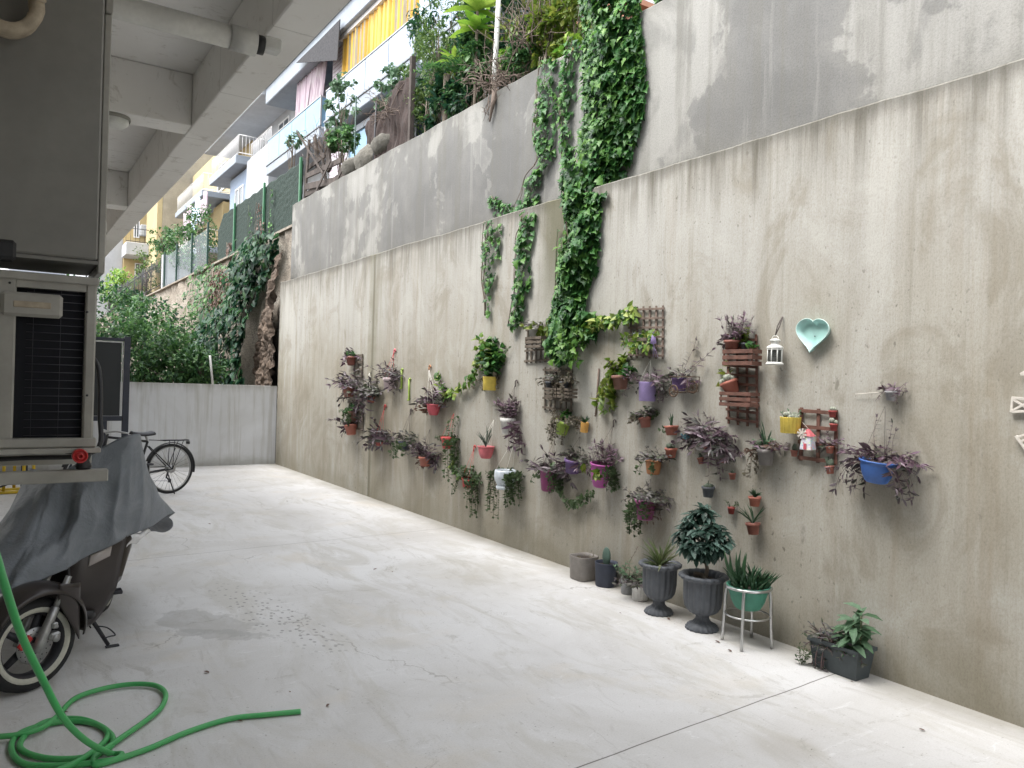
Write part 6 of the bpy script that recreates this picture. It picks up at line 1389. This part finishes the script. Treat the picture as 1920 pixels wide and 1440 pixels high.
# ================================================================== SCOOTER UNDER ITS COVER
AX = V((.33, .944, 0)).normalized(); TX = V((.944, -.33, 0)).normalized(); SO = V((.155, 4.62, 0))
def S(s, t_, z): return SO+AX*s+TX*t_+V((0, 0, z))
sc = thing('motor_scooter', 'mocha brown motor scooter with white wall tyre, parked under a grey cover', 'scooter', SO)
WR = .238
def wheel(par, c, d, r, w):
    """d = horizontal direction in the wheel plane"""
    d = V(d).normalized(); nx = d.cross(V((0, 0, 1))); Mw = Matrix((d, V((0, 0, 1)), -nx)).transposed() if False else Matrix((d, V((0, 0, 1)), d.cross(V((0, 0, 1))))).transposed()
    whl = MB(); prof = [(r*.70, -w*.36), (r*.80, -w*.47), (r*.9, -w*.46), (r*.975, -w*.28), (r, 0), (r*.975, w*.28), (r*.9, w*.46), (r*.80, w*.47), (r*.70, w*.36)]
    whl.lathe(prof, c, 40, 0, Mw); wo_ = whl.build('tyre', M['rubber'], par)
    b = MB()
    for sg in (-1, 1): b.lathe([(r*.69, sg*w*.40), (r*.735, sg*w*.475), (r*.785, sg*w*.495), (r*.80, sg*w*.475)], c, 40, 0, Mw)
    b.build('whitewall_ring', M['whitewall'], wo_)
    b = MB(); b.lathe([(r*.705, -w*.37), (r*.66, -w*.34), (r*.62, -w*.1), (r*.62, w*.1), (r*.66, w*.34), (r*.705, w*.37)], c, 40, 0, Mw)
    for k in range(5):
        a = k*2*math.pi/5; e = Mw@V((math.cos(a), math.sin(a), 0)); b.tube([V(c)+e*r*.12, V(c)+e*r*.64], [.022, .016], n=8)
    b.lathe([(0, -.035), (.035, -.035), (.035, .035), (0, .035)], c, 16, 0, Mw); b.build('rim', M['iron'], wo_)
    return Mw, wo_
fc = S(0, 0, WR); fd = V((.86, .51, 0)).normalized(); Mw, fw = wheel(sc, fc, fd, WR, .105)
side = Mw@V((0, 0, 1))          # towards the camera
if side.y > 0: side = -side
b = MB()
for k in range(1):
    c = fc+side*.045; Md = Matrix((Mw.col[0], Mw.col[1], side)).transposed()
    b.lathe([(.045, 0), (.092, 0), (.092, .004), (.045, .004)], c, 40, 0, Md)
dk = b.build('brake_disc', M['alu'], sc)
b = MB()
for k in range(26):
    a = k*2*math.pi/26; rr_ = .082 if k % 2 else .066; b.lathe([(0, .0045), (.0035, .0046)], fc+side*.046+(Mw@V((math.cos(a), math.sin(a), 0)))*rr_, 8, 0, Md)
b.build('disc_holes', M['iron'], dk)
up_ = V((0, 0, 1)); rake = (fd*.42+up_*.9).normalized()
b = MB()
for sg in (1, -1):
    o = fc+side*.078*sg
    b.tube([o-rake*.03, o+rake*.02, o+rake*.12, o+rake*.20], [.021, .026, .023, .021], n=12); b.tube([o+rake*.19, o+rake*.36], .016, n=12)
b.tube([fc+side*.095, fc-side*.095], .012, n=10); b.build('fork', M['alu'], sc)
b = MB(); o = fc+side*.075+fd*.075+up_*.035; b.box(o, (.06, .04, .055), 0, Mw, .01); b.box(o+up_*.06-fd*.01, (.03, .03, .08), 0, Mw, .006)
b.lathe([(0, 0), (.02, 0), (.018, .015), (0, .016)], o+side*.02-up_*.01, 14, 0, Md); b.lathe([(0, 0), (.012, 0), (.01, .012), (0, .013)], o+side*.02+up_*.05, 12, 0, Md); b.build('brake_caliper', M['alu'], sc)
b = MB(); b.tube(catmull([o+up_*.06, o+up_*.14+fd*.03, o+up_*.20+fd*.02, o+up_*.25], 5), .005, n=6); b.build('brake_hose', M['black'], sc)
b = MB(); o2 = fc+side*.055; Mr = Matrix.Rotation(math.radians(40), 3, side)@Mw
b.box(o2-fd*.055+up_*.03, (.075, .035, .015), 0, Mr, .004); b.build('disc_lock', M['red'], sc)
b = MB(); RF = WR+.045
def fend(u, v):
    a = math.radians(-2)+math.radians(148)*u; w = (v-.5)*2; hw_ = .075+.035*math.sin(math.pi*u); rr_ = RF+.03*math.sin(math.pi*u)-.05*abs(w)**2.2
    d_ = fd*(math.cos(a))+up_*math.sin(a); return fc+d_*rr_+side*(hw_*w)-up_*.0+fd*.01
b.grid(fend, 26, 13)
b.build('front_fender', M['mocha'], sc, solid=.006)
b = MB(); b.grid(lambda u, v: fc+fd*(.09+.12*u)+side*(.088+.012*math.sin(u*3))+up_*(.30-.30*v*(.35+.65*u)-.02*u), 8, 10); b.build('fender_skirt', M['mocha'], sc, solid=.006)
# body: leg shield, cowl
b = MB()
def shield(u, v):
    z = .17+.60*v; w = (u-.5)*2
    hw_ = .13+.15*min(1, max(0, (z-.17)/.22))**.7+.05*min(1, max(0, (z-.38)/.3))-.02*v
    s0 = .33+.06*v-.03*math.sin(v*math.pi)+.05*max(0, .3-v)
    return S(s0+.15*abs(w)**2.2, .02+hw_*w, z)
b.grid(shield, 25, 26); b.build('leg_shield', M['mocha'], sc, solid=.012)
b = MB()
def inner(u, v):
    a = math.pi*(u-.5); z = .18+.46*v; return S(.22+.17*math.cos(a)*(.8+.2*math.sin(v*3)), .13*math.sin(a)*(1-.2*v), z)
b.grid(inner, 16, 12); b.build('wheel_arch', M['black'], sc, solid=.006)
b = MB()
def sidep(u, v):
    z = .28+.62*v; return S(.49+.20*u, .335-.06*(u**2)-.10*(1-v)**1.6, z)
b.grid(sidep, 10, 16); b.build('side_panel', M['greyp'], sc, solid=.01)
b = MB()
def lens(u, v): 
    p = V(shield(.76+.15*u, .62+.10*v+.07*u)); return p-AX*.012-AX*.012*math.sin(u*math.pi)*math.sin(v*math.pi)
b.grid(lens, 12, 8); b.build('turn_signal', M['lens'], sc, solid=.008)
b = MB(); b.grid(lambda u, v: V(shield(.24-.15*u, .62+.10*v+.07*u))-AX*.012, 8, 6); b.build('turn_signal', M['lens'], sc, solid=.008)
b = MB(); b.boxr(0, 0, 0, 0, 0, 0) if False else None
def bodyf(u, v):
    s = .50+1.35*u; a = 2*math.pi*v; w = .10+.10*min(1, u*3)-.08*max(0, u-.75)*4*.6; zc = .34+.30*max(0, min(1, (u-.35)*3)); h = .08+.20*max(0, min(1, (u-.3)*3))-.10*max(0, u-.7)*3*.6
    return S(s, w*math.cos(a)*1.1, zc+h*math.sin(a))
b.grid(bodyf, 30, 25); b.build('body', M['mocha'], sc)
b = MB(); b.grid(lambda u, v: S(.95+.75*u, (.13+.02*math.sin(u*5))*math.cos(math.pi*v), .80+.05*u+.06*math.sin(math.pi*v)), 14, 12); b.build('seat', M['black'], sc, solid=.02)
rc = S(1.34, 0, WR); wheel(sc, rc, AX, WR, .12)
b = MB(); b.tube(catmull([S(.62, -.16, .97), S(.54, -.08, 1.02), S(.45, .04, 1.0), S(.38, .16, 1.07), S(.30, .27, 1.12)], 5), .016, n=8)
b.tube([S(.45, .02, 1.0), S(.34, 0, .55)], .03, n=10); b.build('handlebar', M['black'], sc)
ft = onZ(203, 1213); k0 = S(.60, .10, .24)
b = MB(); b.tube([k0, ft+V((0, 0, .012))], [.013, .011], n=8); b.box(ft+V((.02, -.01, .006)), (.075, .03, .010), 0, Matrix.Rotation(.1, 3, 'Z'), .003)
m1 = k0.lerp(ft, .45); m2 = k0.lerp(ft, .78); tip = onZ(216, 1190, .10); b.tube(catmull([m1, m1.lerp(tip, .6)+V((0, 0, .02)), tip, m2.lerp(tip, .6), m2], 5), .004, n=6)
b.tube([k0+TX*-.03, k0.lerp(ft, .5)+TX*-.03], .004, n=6); b.build('side_stand', M['iron'], sc)
b = MB(); b.box(S(.62, .27, .33), (.05, .08, .02), 0, None, .004); b.tube([S(.62, .14, .32), S(.62, .28, .33)], .01, n=6); b.build('foot_peg', M['iron'], sc)
b = MB(); b.boxr(0, 0, 0, 0, 0, 0) if False else None
b.grid(lambda u, v: S(.35+.5*u, .20*(2*v-1), .27-.02*math.sin(u*3)), 8, 8); b.build('floorboard', M['black'], sc, solid=.04)

# the cover
hem = [(-.01, -.09, .51), (.11, .044, .55), (.238, .136, .58), (.38, .235, .63), (.50, .33, .67), (.72, .43, .70), (.94, .51, .74), (1.2, .47, .66), (1.6, .38, .5), (2.0, .2, .42), (2.05, -.1, .42), (1.7, -.38, .45), (1.1, -.46, .44), (.5, -.48, .44), (.15, -.42, .46), (0, -.26, .49)]
top = [(.36, -.02, 1.05), (.30, .10, 1.12), (.25, .22, 1.20), (.235, .35, 1.28), (.25, .42, 1.30), (.34, .43, 1.28), (.52, .37, 1.18), (.9, .14, .98), (1.4, .08, .92), (1.65, .03, .92), (1.6, -.05, .92), (1.1, -.13, .95), (.78, -.2, 1.03), (.66, -.22, 1.06), (.6, -.18, 1.06), (.45, -.10, 1.03)]
def loop(ctrl, u):
    n_ = len(ctrl); x = u*n_; i = int(x) % n_; f = x-int(x); a, b_, c, d = (V(ctrl[(i+k) % n_]) for k in (-1, 0, 1, 2))
    return .5*((2*b_)+(c-a)*f+(2*a-5*b_+4*c-d)*f*f+(3*b_-a-3*c+d)*f**3)
b = MB(); NU, NV = 260, 64; seatc = V((.7, 0, 1.0))
def cov(u, v):
    h_, t_ = loop(hem, u), loop(top, u)
    if v < .22:
        w = v/.22; ridge = V((min(1.3, max(.42, t_.x)), t_.y*.25, .93+.15*max(0, 1-abs(t_.x-.4)/.5))); q = ridge.lerp(t_, w); q.z -= .04*math.sin(w*math.pi)*(1 if t_.z > 1.15 else .3); k = 0
    else:
        w = (v-.22)/.78; q = t_.lerp(h_, w); k = w
        q.z += -.03*math.sin(w*math.pi)
    ang = u*2*math.pi; out = (h_-t_); out.z = 0; out = out.normalized() if out.length > 1e-4 else V((0, 0, 0))
    f1 = math.sin(ang*9+2.2*mnoise.noise(V((u*6, v*1.5, 0))))*.020*(k**.8)
    f2 = (abs(mnoise.noise(V((u*20, v*1.6, 3))))-.2)*.05*min(1, k*2)
    f3 = mnoise.noise(V((u*14+v*3, v*6, 8)))*.022*min(1, k*3+.3)
    fr = -.10*math.exp(-((u-.035 if u < .5 else u-1.035)/.035)**2)*math.exp(-((k-.42)/.22)**2)   # the hollow in front of the bars
    q = q+out*(f1+f2+f3+fr)
    q.z += .005*mnoise.noise(V((u*30, v*10, 1)))*k
    return S(q.x, q.y, q.z)
b.grid(cov, NU, NV, 0, True)
tag(b.build('scooter_cover', M['cover'], solid=.002), 'crumpled grey cloth cover draped over the scooter', 'cover')
b = MB()
pl_ = [onZ(256, 972, .56)*.0+S(.80, .50, .68), S(.86, .53, .60), S(.80, .47, .585), S(.72, .45, .62)]
b.grid(lambda u, v: S(.56+.16*u, .34+.07*u+.015*math.sin(v*5), .68-.075*v*(1-.3*u)+.01*math.sin(u*9)), 12, 8)
tag(b.build('plastic_bag', M['railw'], solid=.002), 'corner of a white plastic bag peeping out under the cover', 'bag')

# ================================================================== BICYCLE
bw = V((1.955, 11.27, 0)); fdB = V((-.93, -.36, 0)).normalized(); RW = .335
bk_ = thing('bicycle', 'black city bicycle with rear rack parked behind the covered scooter', 'bicycle', bw)
def P_(f_, z, s=0): return bw+fdB*f_+V((0, 0, z))+fdB.cross(V((0, 0, 1)))*s
Mb = Matrix((fdB, V((0, 0, 1)), fdB.cross(V((0, 0, 1))))).transposed()
for off in (0, 1.06):
    c = P_(off, RW); b = MB(); b.tube([c+Mb@V((RW*.955*math.cos(a), RW*.955*math.sin(a), 0)) for a in [i*math.pi/28 for i in range(56)]], .0195, n=8, closed=True); wl = b.build('wheel', M['rubber'], bk_)
    b = MB(); b.tube([c+Mb@V((RW*.89*math.cos(a), RW*.89*math.sin(a), 0)) for a in [i*math.pi/28 for i in range(56)]], .011, n=6, closed=True); b.build('rim', M['alu'], wl)
    b = MB()
    for k in range(28):
        a = k*math.pi/14; a2 = a+.5*(1 if k % 2 else -1); b.tube([c+Mb@V((.025*math.cos(a2), .025*math.sin(a2), .02*(1 if k % 4 < 2 else -1))), c+Mb@V((RW*.89*math.cos(a), RW*.89*math.sin(a), 0))], .0016, n=4)
    b.build('spokes', M['iron'], wl)
    b = MB(); b.lathe([(0, -.04), (.03, -.04), (.03, .04), (0, .04)], c, 14, 0, Mb)
    if off == 0: b.lathe([(0, .03), (.055, .032), (.05, .05), (0, .052)], c, 20, 0, Mb); b.lathe([(0, -.03), (.055, -.032), (.05, -.05), (0, -.052)], c, 20, 0, Mb)
    b.build('hub', M['alu'], wl)
    b = MB(); rr_ = RW+.025
    b.grid(lambda u, v: c+Mb@V(((rr_-.008*abs(2*v-1)**2)*math.cos(math.radians(-12+172*u)) * (-1), (rr_-.008*abs(2*v-1)**2)*math.sin(math.radians(-12+172*u)), .03*(2*v-1))), 30, 6)
    b.build('mudguard', M['black'], bk_, solid=.004)
b = MB(); bb = P_(.46, .29); st_ = P_(.33, .72); hd0, hd1 = P_(.86, .80), P_(.90, .66)
b.tube([bb, st_], .016, n=8); b.tube([st_, hd0], .016, n=8); b.tube([bb, hd1], .018, n=8); b.tube([hd0+V((0, 0, .04)), hd1], .018, n=8)
for s in (-.05, .05):
    b.tube([P_(0, RW, s), P_(.44, .29, s*.5)], .009, n=6); b.tube([P_(0, RW, s), P_(.32, .66, s*.4)], .008, n=6); b.tube([hd1+V((0, 0, -.02)), P_(.98, .6, s), P_(1.06, RW, s)], .010, n=6)
b.build('frame', M['black'], bk_)
b = MB(); b.tube([st_, P_(.36, .80)], .013, n=8); b.build('seat_post', M['alu'], bk_)
b = MB()
b.grid(lambda u, v: P_(.27+.29*u, .815+.03*math.sin(math.pi*v)*1.0+.012*u-.02*math.sin(u*3), (.075*(1-u)**.8+.018)*math.cos(math.pi*v)), 12, 10); b.build('saddle', M['black'], bk_, solid=.03)
b = MB()
for s in (-.055, .055, 0): b.tube([P_(.12, .725, s), P_(-.24, .715, s)], .006, n=6)
for f_ in (.11, .0, -.12, -.235): b.tube([P_(f_, .721, -.055), P_(f_, .721, .055)], .005, n=6)
for s in (-.06, .06): b.tube([P_(0, RW, s), P_(-.02, .718, s)], .005, n=6); b.tube([P_(0, RW, s), P_(-.15, .718, s)], .005, n=6)
b.tube([P_(.12, .725, 0), P_(.31, .74, 0)], .006, n=6); b.build('rear_rack', M['iron'], bk_)
b = MB(); b.box(P_(-.255, .68), (.03, .04, .06), 0, Mb, .006); b.build('reflector', M['black'], bk_)
b = MB(); b.tube(catmull([P_(.74, .86, -.28), P_(.84, .88, -.15), P_(.88, .86, 0), P_(.84, .88, .15), P_(.74, .86, .28)], 4), .012, n=8); b.tube([P_(.88, .86, 0), hd0], .012, n=8); b.build('handlebar', M['alu'], bk_)
b = MB(); b.lathe([(.02, .045), (.085, .045), (.085, .050), (.02, .050)], bb, 28, 0, Mb)
for sg in (1, -1): b.tube([bb+Mb@V((0, 0, .06*sg)), bb+Mb@V((.1*sg, -.14*sg, .065*sg))], .009, n=6); b.box(bb+Mb@V((.1*sg, -.14*sg, .11*sg)), (.09, .02, .07), 0, Mb, .004)
b.build('crank', M['iron'], bk_)
b = MB(); b.tube([P_(0, RW-.05, .048), P_(.02, RW-.12, .05), P_(-.03, RW-.17, .05)], .012, n=6); b.box(P_(-.03, RW-.17, .05), (.04, .05, .02), 0, Mb, .004)
b.tube([P_(.0, RW+.03, .047), P_(.46, .375, .047)], .004, n=4); b.tube([P_(.0, RW-.17, .047), P_(.46, .205, .047)], .004, n=4); b.build('derailleur', M['iron'], bk_)
b = MB(); b.tube([P_(.08, .30, -.07), P_(.02, .01, -.16)], .008, n=6); b.build('kick_stand', M['iron'], bk_)

# ------------------------------------------------ litter on the floor
dbm = MB(); lr = random.Random(3)
spots = {(612, 1325): 'just past the cut end of the hose', (240, 1000): 'in front of the bicycle by the cover', (545, 1298): 'on the floor above the hose end', (700, 1068): 'left of the two in the middle of the yard',
 (735, 1073): 'right of the two in the middle of the yard', (128, 1335): 'between the wheel and the hose coil', (455, 1353): 'touching the straight run of hose', (1165, 1150): 'below the navy floor pot', (1350, 1205): 'at the foot of the second urn',
 (1372, 1222): 'beside the front leg of the chrome stool', (1600, 1279): 'under the dark trough', (1735, 1370): 'near the wall at the right of the yard', (765, 1010): 'by the wall below the red potted runners', (540, 940): 'far off near the corner of the two walls',
 (392, 1262): 'below the dark stain', (395, 983): 'farther away than the faint joint line', (1255, 1162): 'beside the base of the first urn'}
k = 0
for (x, y) in spots:
    p = onZ(x, y, .004); t = mpp(p); b = MB(); a = lr.uniform(0, 3); r = lr.uniform(.006, .016)
    b.leaf(p, V((math.cos(a), math.sin(a), .05)), V((0, 0, 1)), r*2.4, r*1.2, 0, 'oval', -.1, .25)
    o = b.build('fallen_leaf', M['l_brown']); tag(o, 'small dry leaf lying '+spots[(x, y)], 'leaf', 'dry leaves scattered on the concrete floor')
